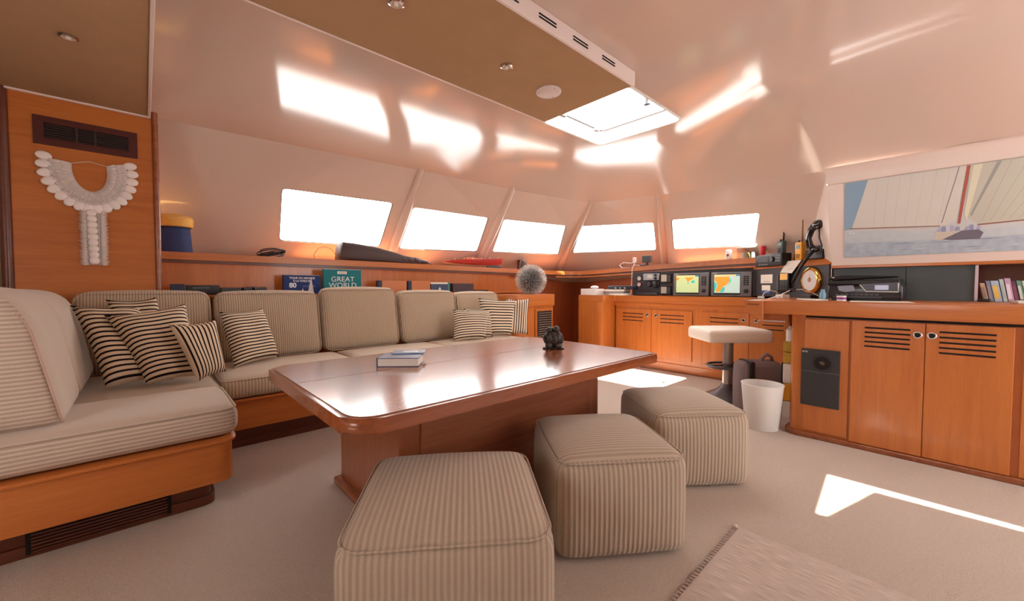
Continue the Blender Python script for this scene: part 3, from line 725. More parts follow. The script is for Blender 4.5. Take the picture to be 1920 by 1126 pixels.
# ================================================================ END CABINET AND SPIKY BALL
ec = empty('end_cabinet', (3.75, 4.0, 0), 'orange wood end cabinet with a black louvred grille beside the sofa', 'cabinet')
cpn = roundpoly([(3.50, 3.72), (4.235, 3.72), (4.235, 4.35), (3.40, 4.35), (3.40, 3.97)], [.16, .01, 0, 0, .06])
CH(MB().prism([(x, y, .79) for x, y in cpn], (0, 0, .155), bev=.004), 'top_board', WX, ec, 40)
cpb = roundpoly([(3.53, 3.75), (4.235, 3.75), (4.235, 4.33), (3.43, 4.33), (3.43, 4.0)], [.14, .01, 0, 0, .06])
CH(MB().prism([(x, y, 0) for x, y in cpb], (0, 0, .79)), 'body', WZ, ec, 40)
CH(MB().box(3.86, 4.20, 3.735, 3.752, .03, .745, .004), 'door', WZ, ec)
gg = CH(MB().box(3.905, 4.175, 3.725, 3.737, .18, .715), 'grille', BLACK, ec)
mb = MB()
for k in range(17): mb.box(3.905, 4.175, 3.719, 3.727, .19+k*.031, .197+k*.031)
SUB(mb, 'grille_slats', mat('silver_slat', (150, 142, 136), .35), gg)
sbll = empty('spiky_ball', (3.93, 3.89, .945), 'round silver grey ball of fine spikes on the end cabinet', 'ornament')
MB().ell((0, 0, .195), (.16, .16, .16), 24).done('core', DKGREY, sbll, 180)
m = MB(); N = 1100
for k in range(N):
    z = 1-2*(k+.5)/N; a = k*2.399963; rr = math.sqrt(1-z*z); d = Vector((rr*math.cos(a), rr*math.sin(a), z))
    d = (d+Vector((random.uniform(-.06, .06), random.uniform(-.06, .06), random.uniform(-.06, .06)))).normalized()
    p = Vector((0, 0, .195))+d*.15; e = Vector((0, 0, .195))+d*random.uniform(.212, .226)
    if e.z < .001: e.z = .001
    u = d.cross(Vector((0, 0, 1)) if abs(d.z) < .9 else Vector((1, 0, 0))).normalized()*.0036; w = d.cross(u)
    b_ = [m.v(p+u), m.v(p-u*.5+w*.87), m.v(p-u*.5-w*.87)]; t_ = [m.v(e+u*.5), m.v(e-u*.25+w*.43), m.v(e-u*.25-w*.43)]
    for i in range(3): m.b.faces.new((b_[i], b_[(i+1) % 3], t_[(i+1) % 3], t_[i]))
    m.b.faces.new(t_)
tag(m.done('spikes', mat('silver_spikes', (206, 198, 192), .35, metal=.3), sbll), kind='stuff')
# ================================================================ STOOL, BIN, BAG, PACKAGES
st = empty('pedestal_stool', (4.03, 1.38, 0), 'pedestal stool with square cream seat and grey metal foot in front of the counter', 'stool', R(-42.6))
MB().softbox(.57, .46, .115, .03, .01, 12, None, .548).done('seat', mat('cream_vinyl', (248, 236, 222), .5, bump=.1, bscale=60), st, 180)
MB().lathe([(.09, .53), (.09, .548)], 24).done('seat_plate', DKGREY, st, 40)
MB().lathe([(.045, .10), (.045, .53)], 24, cap=False).done('column', mat('brushed_steel', (176, 168, 164), .3, metal=.8), st, 180)
MB().lathe([(.215, 0), (.215, .012), (.20, .022), (.10, .075), (.062, .11), (.05, .135), (.045, .14)], 36).done('base', mat('grey_metal', (92, 84, 88), .4, metal=.4), st, 40)
m = MB(); ring = [(.19*math.cos(R(a)), -.02+.17*math.sin(R(a)), .31) for a in range(0, 361, 12)]
m.tube(ring, .013, 8, False)
for sx in (-1, 1): m.box(min(0, sx*.19), max(0, sx*.19), -.012, .012, .302, .318)
m.lathe([(.052, .29), (.052, .33)], 20); m.done('footrest', mat('grey_metal', (92, 84, 88), .4), st, 40)
bn = empty('waste_bin', (3.375, .915, 0), 'white plastic waste bin standing against the end of the desk', 'bin')
MB().lathe([(.105, 0), (.108, .004), (.136, .318), (.140, .330), (.136, .332), (.131, .32), (.104, .012), (.0, .010)], 40, cap=False).done('shell', WHITE, bn, 60)
MB().lathe([(.0, .012), (.103, .0125)], 40, cap=False).done('liner', mat('bin_inside', (96, 86, 84), .7), bn)
bg_ = empty('laptop_bag', (3.80, 1.07, 0), 'grey-mauve fabric laptop bag with black strap standing behind the white bin', 'bag', R(-42))
FB = mat('grey_mauve_fabric', (128, 108, 108), .85, bump=.3, bscale=300)
MB().softbox(.35, .17, .42, .05, .015, 12).done('body', FB, bg_, 180)
MB().box(-.155, .175, -.098, -.075, .19, .40, .012, 3).done('flap', FB, bg_, 40)
MB().box(-.125, -.085, -.112, -.09, .05, .43, .006).box(-.125, -.085, -.10, .06, .415, .435, .006).done('strap', BLACK, bg_)
MB().box(.14, .17, -.112, -.09, .05, .43, .006).done('strap', BLACK, bg_)
m = MB(); m.tube([(.0, -.03, .41), (.02, -.03, .455), (.06, -.03, .485), (.10, -.03, .46), (.11, -.03, .41)], [.014, .014, .016, .014, .012], 8); m.done('handle', FB, bg_, 180)
pk = empty('package_stack', (3.68, .84, 0), 'tall stack of yellow and white packets beside the desk, behind the bag', 'packages')
zz = 0
for k, (hh, mm) in enumerate([(.14, PAPER), (.14, YEL), (.16, PAPER), (.09, mat('ochre_print', (196, 160, 60), .6, var=.3, vscale=20)), (.09, mat('ochre_print', (196, 160, 60), .6))]):
    q = CH(MB().box(3.75, 3.90, .79, .875, zz, zz+hh-.004, .006), 'packet', mm, pk)
    zz += hh
CH(MB().lathe([(.035, .0), (.035, .09), (.02, .105), (.02, .12)], 20, c=(3.79, .832, zz-.004)), 'white_bottle', WHITE, pk, 40)
# ================================================================ INSTRUMENT PANEL
PANEL = mat('dark_instrument_panel', (52, 46, 50), .5)
ip = empty('instrument_panel', (4.95, 2.1, .933), 'dark instrument panel board standing along the back of the counter', 'panel')
CH(MB().prism([(4.905, 2.90, .934), (4.905, 1.425, .934), (4.905, 1.425, 1.27), (5.12, 2.90, 1.245)][0:0]+[(4.905, 2.90, .934), (4.905, 1.39, .950), (4.905, 1.39, 1.262), (4.905, 2.90, 1.238)], (.04, 0, 0)), 'board', PANEL, ip)
DG = Vector((.7, .76, 0)).normalized(); DN = Vector((.7355, -.6775, 0)).normalized()   # along the diagonal panel, and outwards
MD = Matrix.Translation((4.2, .66, .948)) @ Matrix(((DG.x, 0, DG.y and -DG.y, 0), (DG.y, 0, DG.x, 0), (0, 1, 0, 0), (0, 0, 0, 1)))
# local frame of the diagonal panel: X along it (away), Y up, Z towards the room (-x,+y)
ZR = Vector((-DG.y, DG.x, 0))
MD = Matrix((( DG.x, 0, ZR.x, 4.2), (DG.y, 0, ZR.y, .66), (0, 1, 0, .950), (0, 0, 0, 1)))
def D(name, m, mt, par, sm=None):
    o = m.done(name, mt, par, sm); o.data.transform(MD); o.matrix_parent_inverse = Matrix.LocRotScale(par.location, par.rotation_euler, None).inverted(); return o
D('diagonal_board', MB().box(.015, 1.03, 0, .285, -.03, 0), PANEL, ip)
# frame for things on the straight panel: X along -y (to the right in view), Y up, Z towards the room
MS = Matrix(((0, 0, -1, 4.905), (-1, 0, 0, 2.90), (0, 1, 0, .934), (0, 0, 0, 1)))
def Sx(name, m, mt, par, sm=None, top=False):
    o = m.done(name, mt, par, sm); o.data.transform(MS); o.matrix_parent_inverse = Matrix.LocRotScale(par.location, par.rotation_euler, None).inverted(); return o
def fl(m, pts, z, d=.001): return m.prism([(x, y, z) for x, y in pts], (0, 0, d))
def plotter(label, x0, which):
    t = empty('chart_plotter', (4.9, 2.90-x0-.22, .95), label, 'chart plotter', 0, 'chart plotters')
    w = .425; z0, z1 = .006, .282
    Sx('housing', MB().box(x0, x0+w, z0, z1, 0, .03, .008, 3), GREY, t, 40)
    Sx('bezel', MB().box(x0+.03, x0+.315, z0+.02, z1-.02, .028, .0315, .001), BLACK, t)
    scr = Sx('screen', MB().box(x0+.037, x0+.310, z0+.038, z1-.028, .0312, .0325), mat('screen_sea_%d' % which, [(206, 226, 166), (196, 226, 214)][which], .3, emit=.45), t)
    OR = mat('screen_land', (240, 168, 66), .3, emit=.45); TQ = mat('screen_shallows', (84, 214, 200), .3, emit=.4)
    sy = lambda v: z0+.038+v*(z1-.066-z0); sx = lambda u: x0+.037+u*.273
    pg = lambda m, L, z=.0328: fl(m, [(sx(a), sy(b)) for a, b in L], z, .0004)
    if which == 0:
        pg(MB(), [(.38, .88), (.80, .88), (.72, .74), (.62, .64), (.55, .54), (.50, .66), (.44, .78)]).done
        a = MB(); pg(a, [(.38, .88), (.80, .88), (.70, .74), (.60, .68), (.54, .56), (.50, .66), (.44, .78)]); pg(a, [(.0, .88), (.16, .86), (.12, .74), (.0, .68)]); Sx('chart_land', a, OR, t)
        a = MB(); pg(a, [(.66, .64), (.78, .72), (.86, .64), (.78, .54), (.68, .56)]); pg(a, [(.50, .54), (.56, .50), (.60, .55), (.54, .58)]); Sx('chart_shallows', a, TQ, t)
    else:
        a = MB(); pg(a, [(0.02, .88), (.60, .88), (.60, .62), (.50, .44), (.36, .34), (.26, .14), (.16, .02), (.06, .10), (.14, .36), (.10, .56), (.02, .68)]); Sx('chart_land', a, OR, t)
        a = MB(); pg(a, [(.0, .60), (.09, .54), (.12, .36), (.04, .10), (.0, .06)], .0326); pg(a, [(.62, .86), (.68, .66), (.56, .42), (.60, .62)], .0326); pg(a, [(.22, .16), (.34, .30), (.44, .32), (.40, .06), (.26, .02)], .0326); Sx('chart_shallows', a, TQ, t)
    a = MB(); fl(a, [(sx(0), sy(.91)), (sx(.84), sy(.91)), (sx(.84), sy(.99)), (sx(0), sy(.99))], .0328, .0005); Sx('status_bar', a, mat('screen_bar', (240, 222, 150), .3, emit=.45), t)
    a = MB(); fl(a, [(sx(.85), sy(.91)), (sx(1), sy(.91)), (sx(1), sy(.99)), (sx(.85), sy(.99))], .0328, .0005); Sx('status_box', a, mat('screen_blue', (74, 140, 176), .3, emit=.4), t)
    a = MB(); a.box(x0+.022, x0+.066, z1-.017, z1-.012, .030, .0308); Sx('badge', a, PAPER, t)
    for k in range(2):
        for j in range(5): Sx('key', MB().box(x0+.345+k*.030, x0+.368+k*.030, z0+.125+j*.022, z0+.140+j*.022, .029, .034, .002), BLACK, t)
    Sx('dial', MB().lathe([(.023, .029), (.022, .040), (.016, .043)], 24, c=(x0+.372, z0+.062, 0)), BLACK, t, 40)
    return t
plotter('left chart plotter with a pale yellow chart of a cape on its screen', .580, 0)
plotter('right chart plotter with an orange continent on its screen', 1.03, 1)
# clutter of meters left on the panel
def gauge(label, x, y, r, face, rim=BLACK):
    t = empty('panel_gauge', (4.9, 2.9-x, .934+y), label, 'gauge', 0, 'round gauges on the instrument panel')
    Sx('rim', MB().lathe([(r, 0), (r, .014), (r*.85, .018), (r*.82, .012)], 28, c=(x, y, 0), cap=False), rim, t, 40)
    Sx('face', MB().lathe([(r*.84, .0), (r*.84, .013)], 28, c=(x, y, 0)), face, t)
    Sx('needle', MB().box(x-.002, x+.002, y, y+r*.6, .013, .0145), RED, t)
gauge('upper of the two small round gauges at the panel left end', .10, .225, .03, WHITE, CHROME)
gauge('lower of the two small round gauges at the panel left end, with red rim', .10, .145, .03, WHITE, RED)
gauge('dark round gauge in the middle of the cluster', .235, .15, .038, DKGREY)
def knob(label, x, y, r):
    t = empty('rotary_switch', (4.9, 2.9-x, .934+y), label, 'switch')
    Sx('plate', MB().lathe([(r, 0), (r, .01), (r*.9, .014)], 28, c=(x, y, 0)), BLACK, t, 40)
    Sx('handle', MB().box(x-r*.25, x+r*.25, y-r*.8, y+r*.8, .012, .035, .006), DKGREY, t)
knob('big black rotary battery switch near the small displays', .335, .15, .05)
vr = empty('vhf_radio', (4.9, 2.9-.28, 1.14), 'small silver radio with two knobs at the top left of the instrument panel', 'radio')
Sx('case', MB().box(.165, .385, .20, .285, 0, .028, .006), mat('silver_plastic', (164, 164, 172), .35, metal=.3), vr)
Sx('display', MB().box(.225, .30, .225, .27, .027, .0295), mat('pale_lcd', (214, 214, 200), .4), vr)
for kx, ky in ((.34, .265), (.34, .222)): Sx('knob', MB().lathe([(.017, .027), (.015, .045)], 20, c=(kx, ky, 0)), BLACK, vr, 40)
def small_display(label, y0, y1):
    t = empty('small_display', (4.9, 2.45, .934+y0), label, 'display', 0, 'small square panel displays')
    Sx('case', MB().box(.405, .545, y0, y1, 0, .022, .006), BLACK, t)
    Sx('lcd', MB().box(.415, .488, y0+.015, y1-.012, .021, .0235), mat('beige_lcd', (204, 196, 180), .4), t)
    for j in range(4):
        for i in range(2): Sx('key', MB().box(.500+i*.02, .513+i*.02, y0+.018+j*.020, y0+.028+j*.020, .021, .0245, .001), GREY, t)
small_display('upper small square display left of the chart plotters', .165, .280)
small_display('lower small square display left of the chart plotters', .015, .125)
sg = empty('gear_heap', (4.85, 2.68, .934), 'dark coiled leads and a black handset lying in front of the panel left end', 'electronics')
m = MB()
for k in range(7):
    y = 2.85-k*.05; m.tube([(4.85+.02*math.sin(a*1.3+k), y-.04*a/3, .945+.012*abs(math.sin(a))) for a in range(8)], .006, 6)
m.done('leads', BLACK, sg, 180); sg.location = (0, 0, 0); sg.location = (0, 0, 0)
MB().box(4.80, 4.88, 2.50, 2.80, .934, .975, .012).done('handset', DKGREY, sg)
# papers and boxes at the far end of the counter
def flat(name, label, cat, loc, rz, w, d, h, m, group=None, bev=.002):
    t = MB().box(-w/2, w/2, -d/2, d/2, 0, h, bev).done(name, m, None, None, loc, (0, 0, rz)); return tag(t, label, cat, group)
flat('paper_box', 'white cardboard box at the far left end of the counter', 'box', (4.60, 3.35, .935), R(-10), .17, .28, .085, WHITE)
for k, (w, lb) in enumerate(((.30, 'thick white pad at the bottom of the paper stack by the white box'), (.27, 'grey-edged folder in the middle of the paper stack by the white box'), (.28, 'magazine on top of the paper stack by the white box'))):
    flat('papers', lb, 'papers', (4.74-.005*k, 3.03+.01*k, .9345+.026*k), R(8*k), .20, w, .0255, [PAPER, mat('grey_folder', (150, 146, 150), .6), PAPER][k], 'papers stacked on the counter')
hp = empty('black_case', (4.76, 2.98, 1.0125), 'black zipped case with silver studs lying on the paper stack', 'case')
MB().box(-.07, .07, -.20, .18, 0, .048, .010, 3).done('body', mat('navy_black', (30, 32, 52), .5), hp, 40)
for k in range(3): MB().ell((-.072, -.09+k*.07, .018), (.006, .014, .008), 10).done('stud', CHROME, hp, 180)
tag(MB().ell((0, 0, .022), (.05, .06, .022), 16).done('white_mouse', WHITE, None, 180, (4.60, 3.31, 1.020)), 'shiny white rounded puck lying on the white cardboard box', 'gadget')
# ---- things on the diagonal panel
def dthing(name, label, cat, x, y, group=None): return empty(name, tuple(MD @ Vector((x, y, 0))), label, cat, 0, group)
pl_ = dthing('notice_card', 'white printed notice card above a smaller one right of the plotters', 'card', .83, .19, 'cards on the instrument panel'); D('card', MB().box(.735, .925, .135, .225, 0, .004, .001), PAPER, pl_); D('print_line', MB().box(.78, .88, .150, .154, .004, .0046), mat('maroon_print', (150, 60, 60), .6), pl_)
pl_ = dthing('notice_card', 'smaller white card with a blue strip right of the plotters', 'card', .83, .08, 'cards on the instrument panel'); D('card', MB().box(.765, .905, .06, .115, 0, .004, .001), PAPER, pl_); D('blue_strip', MB().box(.765, .905, .030, .056, 0, .005, .001), mat('blue_strip', (40, 90, 160), .5), pl_)
sp_ = dthing('satellite_phone', 'black handheld phone with orange-lit screen clipped to the diagonal panel', 'phone', .50, .08)
D('case', MB().box(.455, .585, .05, .235, 0, .035, .010, 3), BLACK, sp_, 40); D('screen', MB().box(.468, .572, .165, .225, .034, .037, .001), mat('amber_lcd', (232, 178, 96), .4, emit=.15), sp_)
for j in range(4):
    for i in range(3): D('key', MB().box(.472+i*.035, .496+i*.035, .070+j*.021, .083+j*.021, .034, .038, .002), DKGREY, sp_)
D('holder', MB().box(.60, .64, .05, .22, 0, .03, .006), DKGREY, sp_)
cl = dthing('ship_barometer', 'round polished brass barometer with white dial at the end of the panel', 'barometer', .215, .15)
D('case', MB().lathe([(.118, 0), (.120, .010), (.110, .026), (.094, .030), (.088, .022)], 44, c=(.205, .155, 0), cap=False), BRASS, cl, 60)
D('dial', MB().lathe([(.092, 0), (.092, .021)], 44, c=(.205, .155, 0)), WHITE, cl)
D('emblem', MB().lathe([(.022, .021), (.022, .0216)], 20, c=(.205, .160, 0)), mat('dial_print', (190, 150, 130), .6), cl)
D('needle', MB().box(.2035, .2065, .155, .205, .022, .0232), GREY, cl)
# shelf wedge over the diagonal panel, and the gear standing on it
dl = tag(D('diagonal_shelf', MB().prism([(-.0, .285, -.20), (.0, .285, .01), (.0, .345, -.05), (.0, .345, -.20)], (.50, 0, 0), bev=.003), WX, ip), None, None)
wl = D('wood_block', MB().box(.50, 1.05, .285, .305, -.25, .012, .004), WX, ip)
sheet = dthing('typed_sheet', 'white typed sheet hanging over the diagonal wood shelf edge', 'paper', .4, .27)
D('sheet', MB().prism([(.335, .345, .0), (.525, .345, .0), (.555, .235, .045), (.395, .225, .045)], (0, 0, .0015)), PAPER, sheet)
m = MB()
for k in range(4):
    y = .33-k*.022; z = .0035+k*.009; m.box(.37+k*.01, .51, y, y+.004, z, z+.0012)
D('typing', m, mat('grey_print', (150, 146, 150), .8), sheet)
rd = dthing('hf_radio', 'wide black marine radio with keypad standing on the shelf above the plotters', 'radio', .75, .31)
D('case', MB().box(.52, .93, .306, .425, -.04, .06, .008, 3), BLACK, rd, 40); D('display', MB().box(.72, .88, .35, .41, .059, .062, .001), DKGREY, rd)
D('dial', MB().lathe([(.028, .06), (.026, .075)], 28, c=(.655, .372, 0)), DKGREY, rd, 40)
for j in range(3):
    for i in range(3): D('key', MB().box(.54+i*.025, .558+i*.025, .345+j*.025, .36+j*.025, .059, .063, .001), GREY, rd)
for i in range(5): D('button', MB().box(.72+i*.032, .742+i*.032, .318, .330, .059, .064, .001), GREY, rd)
def handheld(label, x, y, z, body, w=.075, h=.15, ant=.17):
    t = dthing('handheld_radio', label, 'walkie-talkie', x, y)
    D('body', MB().box(x-w/2, x+w/2, y, y+h, z-.02, z+.02, .008, 3), body, t, 40); D('screen', MB().box(x-w*.3, x+w*.3, y+h*.62, y+h*.85, z+.019, z+.022, .001), mat('green_grey_lcd', (120, 138, 128), .4), t)
    m = MB(); m.tube([(x-w*.3, y+h, z), (x-w*.3, y+h+ant*.4, z), (x-w*.3, y+h+ant, z)][:], [.008, .007, .005], 8)
    if ant: D('antenna', m, BLACK if body is not YEL else mat('brown_rubber', (150, 104, 60), .6), t, 180)
    D('knob', MB().box(x+w*.1, x+w*.3, y+h, y+h+.018, z-.008, z+.008, .003), BLACK, t)
    for j in range(3): D('grille_slot', MB().box(x-w*.3, x+w*.3, y+.018+j*.014, y+.024+j*.014, z+.019, z+.0215), DARKHOLE, t)
handheld('dark grey walkie-talkie with long aerial standing on the marine radio', .655, .426, -.03, mat('grey_green_plastic', (74, 84, 82), .5), .085, .125, .17).__class__
handheld('yellow emergency handheld radio with thin aerial on the diagonal shelf', .385, .346, -.02, YEL, .085, .165, .20)
bxx = dthing('charger_box', 'black box charger standing left of the yellow handheld radio', 'charger', .46, .34); D('case', MB().box(.435, .50, .346, .485, -.10, -.045, .004), BLACK, bxx); D('base', MB().box(.435, .52, .346, .38, -.13, -.05, .003), mat('mauve_grey', (120, 100, 110), .5), bxx)
bxx = dthing('handset_cradle', 'flat black cradle box right of the yellow handheld radio', 'cradle', .2, .34); D('case', MB().box(.13, .33, .346, .425, -.12, -.03, .006), BLACK, bxx)
# handset hung on the white return
hs = dthing('radio_handset', 'glossy black telephone handset on a bracket against the white post', 'handset', .22, .45)
GB = mat('gloss_black', (18, 16, 20), .15, coat=.5)
D('grip', MB().tube([(.235, .425, -.05), (.262, .46, -.02), (.272, .53, -.01), (.255, .60, -.02), (.225, .635, -.03)], [.026, .028, .024, .028, .032], 12), GB, hs, 180)
D('earpiece', MB().ell((.175, .640, -.02), (.060, .042, .034), 18), GB, hs, 180)
D('mouthpiece', MB().ell((.205, .425, -.03), (.045, .026, .03), 18), GB, hs, 180)
D('bracket', MB().box(.185, .235, .40, .46, -.07, -.045, .004), DKGREY, hs)
D('coiled_cord', MB().tube([(.16, .62, -.02), (.13, .52, .0), (.10, .45, .0), (.11, .40, .0), (.15, .385, .01)], .006, 6), BLACK, hs, 180)
D('hanging_cord', MB().tube([(.20, .42, -.01), (.22, .36, .03), (.27, .28, .05), (.33, .20, .05), (.39, .14, .04)], .013, 8), BLACK, hs, 180)
# ================================================================ PICTURE AND BOOKS ON THE RIGHT
art = empty('sailing_picture', (4.16, 0, 1.285), 'large wide print of a classic white-sailed yacht at sea on the right wall', 'picture')
def wallx(z): return 4.2-(z-1.2)*.08/.675-.004
def artpoly(name, pts, lay, m, col_parent=None):
    mb = MB(); mb.prism([(wallx(z)-lay*.0007, y, z) for y, z in pts], (.0006, 0, 0)); return CH(mb, name, m, art)
YE = -1.35
AM = lambda n, c, var=0, vs=8: mat('print_'+n, c, .5, var=var, vscale=vs)
artpoly('print_sheet', [(.572, 1.285), (.572, 1.868), (YE, 1.868), (YE, 1.285)], 0, AM('grey_sky', (204, 206, 206)))
artpoly('print_sky', [(.572, 1.868), (.43, 1.868), (.52, 1.538), (.531, 1.505), (.572, 1.50)], 1, AM('blue_sky', (140, 172, 198)))
seam = mat('print_sea', (176, 188, 202), .5, var=.28, vscale=26)
artpoly('print_sea', [(.572, 1.286), (.572, 1.492), (.3, 1.470), (.06, 1.445), (-.139, 1.436), (-.323, 1.452), (YE, 1.46), (YE, 1.286)], 1, seam)
artpoly('print_far_sea', [(.572, 1.40), (.572, 1.492), (.3, 1.470), (.06, 1.445), (-.139, 1.436), (-.323, 1.452), (YE, 1.46), (YE, 1.40), (-.3, 1.385), (.06, 1.385)], 1.3, AM('pale_sea', (196, 204, 210), .1, 30))
artpoly('print_sail', [(.434, 1.866), (-.07, 1.866), (-.032, 1.519), (.03, 1.478), (.524, 1.509)], 2, AM('sail', (216, 212, 204), .05, 5))
artpoly('print_sail', [(-.085, 1.866), (-.62, 1.866), (-.70, 1.50), (-.138, 1.473), (-.069, 1.533)], 2, AM('sail_olive', (198, 196, 182), .05, 5))
artpoly('print_sail_edge', [(-.10, 1.866), (-.14, 1.866), (-.078, 1.50), (-.066, 1.55)], 2.4, AM('sail_light', (224, 220, 196)))
artpoly('print_sail_edge', [(-.20, 1.866), (-.22, 1.866), (-.10, 1.53), (-.092, 1.54)], 2.4, AM('sail_fold', (158, 158, 152)))
artpoly('print_mast', [(-.070, 1.867), (-.086, 1.867), (-.050, 1.485), (-.037, 1.485)], 3, AM('mast_red', (176, 90, 76), .2, 40))
artpoly('print_boom', [(.540, 1.514), (.540, 1.507), (.045, 1.476), (.045, 1.482)], 3, AM('boom', (150, 96, 80)))
artpoly('print_boom', [(-.12, 1.472), (-.12, 1.464), (YE, 1.52), (YE, 1.528)], 3, AM('boom', (150, 96, 80)))
artpoly('print_stay', [(-.033, 1.866), (-.037, 1.866), (.036, 1.50), (.040, 1.50)], 3, AM('rigging', (120, 118, 124)))
artpoly('print_hull', [(.066, 1.440), (-.133, 1.438), (-.156, 1.415), (-.141, 1.374), (-.01, 1.376), (.072, 1.383)], 3, AM('hull_cream', (206, 198, 184)))
artpoly('print_hull_shade', [(-.06, 1.438), (-.133, 1.438), (-.156, 1.415), (-.141, 1.374), (-.01, 1.376), (.03, 1.384)], 3.5, AM('hull_dark', (112, 108, 122)))
for k in range(7):
    a = .38-k*.062; artpoly('print_sail_seam', [(a, 1.866), (a-.0025, 1.866), (a*.92+.05-.0025, 1.512-.004*k), (a*.92+.05, 1.512-.004*k)], 2.2, AM('seam_grey', (200, 197, 190)))
for k in range(5):
    a = -.26-k*.07; artpoly('print_sail_seam', [(a, 1.866), (a-.004, 1.866), (a*.55-.004, 1.49), (a*.55, 1.49)], 2.2, AM('seam_olive', (180, 180, 168)))
for k in range(16):
    y0 = .56-random.random()*1.1; z0 = 1.295+random.random()*.085; ln = .05+random.random()*.12
    artpoly('print_wave', [(y0, z0), (y0-ln*.5, z0+.004), (y0-ln, z0), (y0-ln*.5, z0-.002)], 2.2, AM('wave_%d' % (k % 2), [(140, 154, 176), (206, 212, 218)][k % 2]))
for k, (y, z) in enumerate([(.045, 1.468), (.028, 1.475), (.008, 1.484), (-.012, 1.478), (-.04, 1.465), (-.055, 1.46), (-.085, 1.462), (-.102, 1.473), (-.120, 1.476), (-.133, 1.463)]):
    artpoly('print_crew', [(y+.009, 1.437), (y+.010, z-.014), (y+.005, z), (y-.005, z), (y-.010, z-.014), (y-.009, 1.437)], 4, AM('crew_%d' % (k % 3), [(176, 178, 206), (150, 156, 190), (204, 204, 216)][k % 3]))
for y0, z0, z1 in ((.535, 1.468, 1.498), (.512, 1.466, 1.492)): artpoly('print_far_sail', [(y0+.005, z0), (y0-.006, z0), (y0, z1)], 4, AM('far_sail', (224, 226, 226)))
tr = MB().box(4.178, 4.215, -1.9, .655, 1.200, 1.222, .004).done('trim_15', WY); struct(tr)
bb = empty('back_board', (4.215, .25, .948), 'dark grey upright board standing along the back of the desk behind the printer', 'board')
BG = mat('charcoal_board', (70, 78, 80), .45, var=.12, vscale=12)
CH(MB().box(4.205, 4.22, .212, .640, .949, 1.199), 'board_panel', BG, bb); CH(MB().box(4.203, 4.22, -.125, .209, .949, 1.199), 'board_panel', BG, bb)
CH(MB().box(4.19, 4.24, -.142, -.126, .949, 1.199, .002), 'edge_strip', mat('pale_edge', (196, 180, 190), .5), bb)
tag(MB().box(-.02, .02, -.03, .03, 0, .018, .006).done('black_clip', BLACK, None, None, (4.17, -.17, .949)), 'small black clip lying at the foot of the leaning books', 'clip')
bkspec = [('pale brown paperback leaning against the end of the grey board', (196, 160, 132), .022, .125, (150, 130, 120)),
          ('thin blue-grey book leaning right of the pale brown paperback', (126, 134, 158), .018, .140, (160, 150, 150)),
          ('wide pale blue book with a golden yellow spine title', (170, 190, 206), .034, .140, (240, 196, 90)),
          ('thin pale grey-green book between the golden-titled book and the ringbinder', (186, 200, 196), .018, .150, (170, 186, 186)),
          ('mauve ringbinder with white spiral, tallest in the row', (196, 160, 190), .026, .156, (235, 225, 235)),
          ('dark plum book right of the mauve ringbinder', (110, 56, 84), .018, .138, (140, 80, 100)),
          ('green-topped white book in the desk shelf row', (96, 150, 124), .020, .140, (214, 214, 206)),
          ('white book with a small grey title in the desk shelf row', (212, 204, 200), .024, .138, (150, 140, 150)),
          ('white and dark violet book at the right end of the row', (222, 214, 206), .034, .132, (84, 40, 104)),
          ('thick cream folder, rightmost at the photo edge', (214, 200, 180), .040, .130, (190, 170, 150))]
y = -.152
for k, (lb, c, w, h, c2) in enumerate(bkspec):
    t = empty('book', (4.23, y-w/2-.02, .9495), lb, 'book', 0, 'books leaning on the desk shelf')
    sh_ = .024
    m = MB(); P = [(-.0, w/2, 0), (0, -w/2, 0), (0, -w/2+sh_, h), (0, w/2+sh_, h)]; m.prism([(p[0]-.04, p[1], p[2]) for p in P], (.12, 0, 0), bev=.002); m.done('cover', mat('book_cover_%d' % k, c, .5), t)
    MB().prism([(-.0412, p[1]*.6+.006, .02+p[2]*.62) for p in P], (.0006, 0, 0)).done('spine_title', mat('spine_title_%d' % k, c2, .5), t)
    y -= w+.003
tag(flat('papers', 'loose pale papers lying in front of the leaning books at the photo edge', 'papers', (3.98, -.36, .949), R(6), .20, .16, .014, PAPER), None, None)
# ================================================================ PRINTER AND DESK CLUTTER
pn = empty('printer', (3.86, .40, .949), 'black office printer with raised scanner lid and white-edged control panel', 'printer')
CH(MB().box(3.74, 4.10, .20, .60, .965, 1.060, .012, 3), 'body', mat('printer_black', (30, 28, 34), .35, coat=.3), pn, 40)
CH(MB().box(3.76, 4.05, .22, .58, .949, .966), 'feet', BLACK, pn)
CH(MB().prism([(3.735, .605, 1.062), (3.735, .225, 1.062), (3.735, .215, 1.100), (3.735, .60, 1.092)], (.34, 0, 0), bev=.008), 'scanner', BLACK, pn, 40)
CH(MB().prism([(3.745, .600, 1.096), (3.745, .245, 1.116), (3.745, .24, 1.124), (3.745, .52, 1.132), (3.745, .600, 1.118)], (.33, 0, 0), bev=.005), 'scanner_lid', mat('matte_black', (24, 22, 24), .6), pn, 40)
CH(MB().ell((3.742, .57, 1.115), (.003, .008, .006), 12), 'lid_badge', CHROME, pn, 180)
CH(MB().prism([(3.732, .545, 1.055), (3.732, .455, 1.060), (3.732, .44, 1.018), (3.732, .50, 1.010), (3.732, .535, 1.020)], (.012, 0, 0), bev=.002), 'glossy_tray_flap', mat('grey_gloss', (126, 124, 142), .2), pn)
cpn_ = CH(MB().prism([(3.728, .425, 1.070), (3.728, .215, 1.082), (3.728, .205, 1.010), (3.728, .385, 1.010)], (.015, 0, 0), bev=.003), 'control_panel', mat('violet_black', (38, 26, 50), .25), pn)
SUB(MB().tube([(3.727, .420, 1.064), (3.727, .385, 1.016), (3.727, .222, 1.014), (3.727, .222, 1.074)], .0035, 6), 'white_outline', WHITE, cpn_, 180)
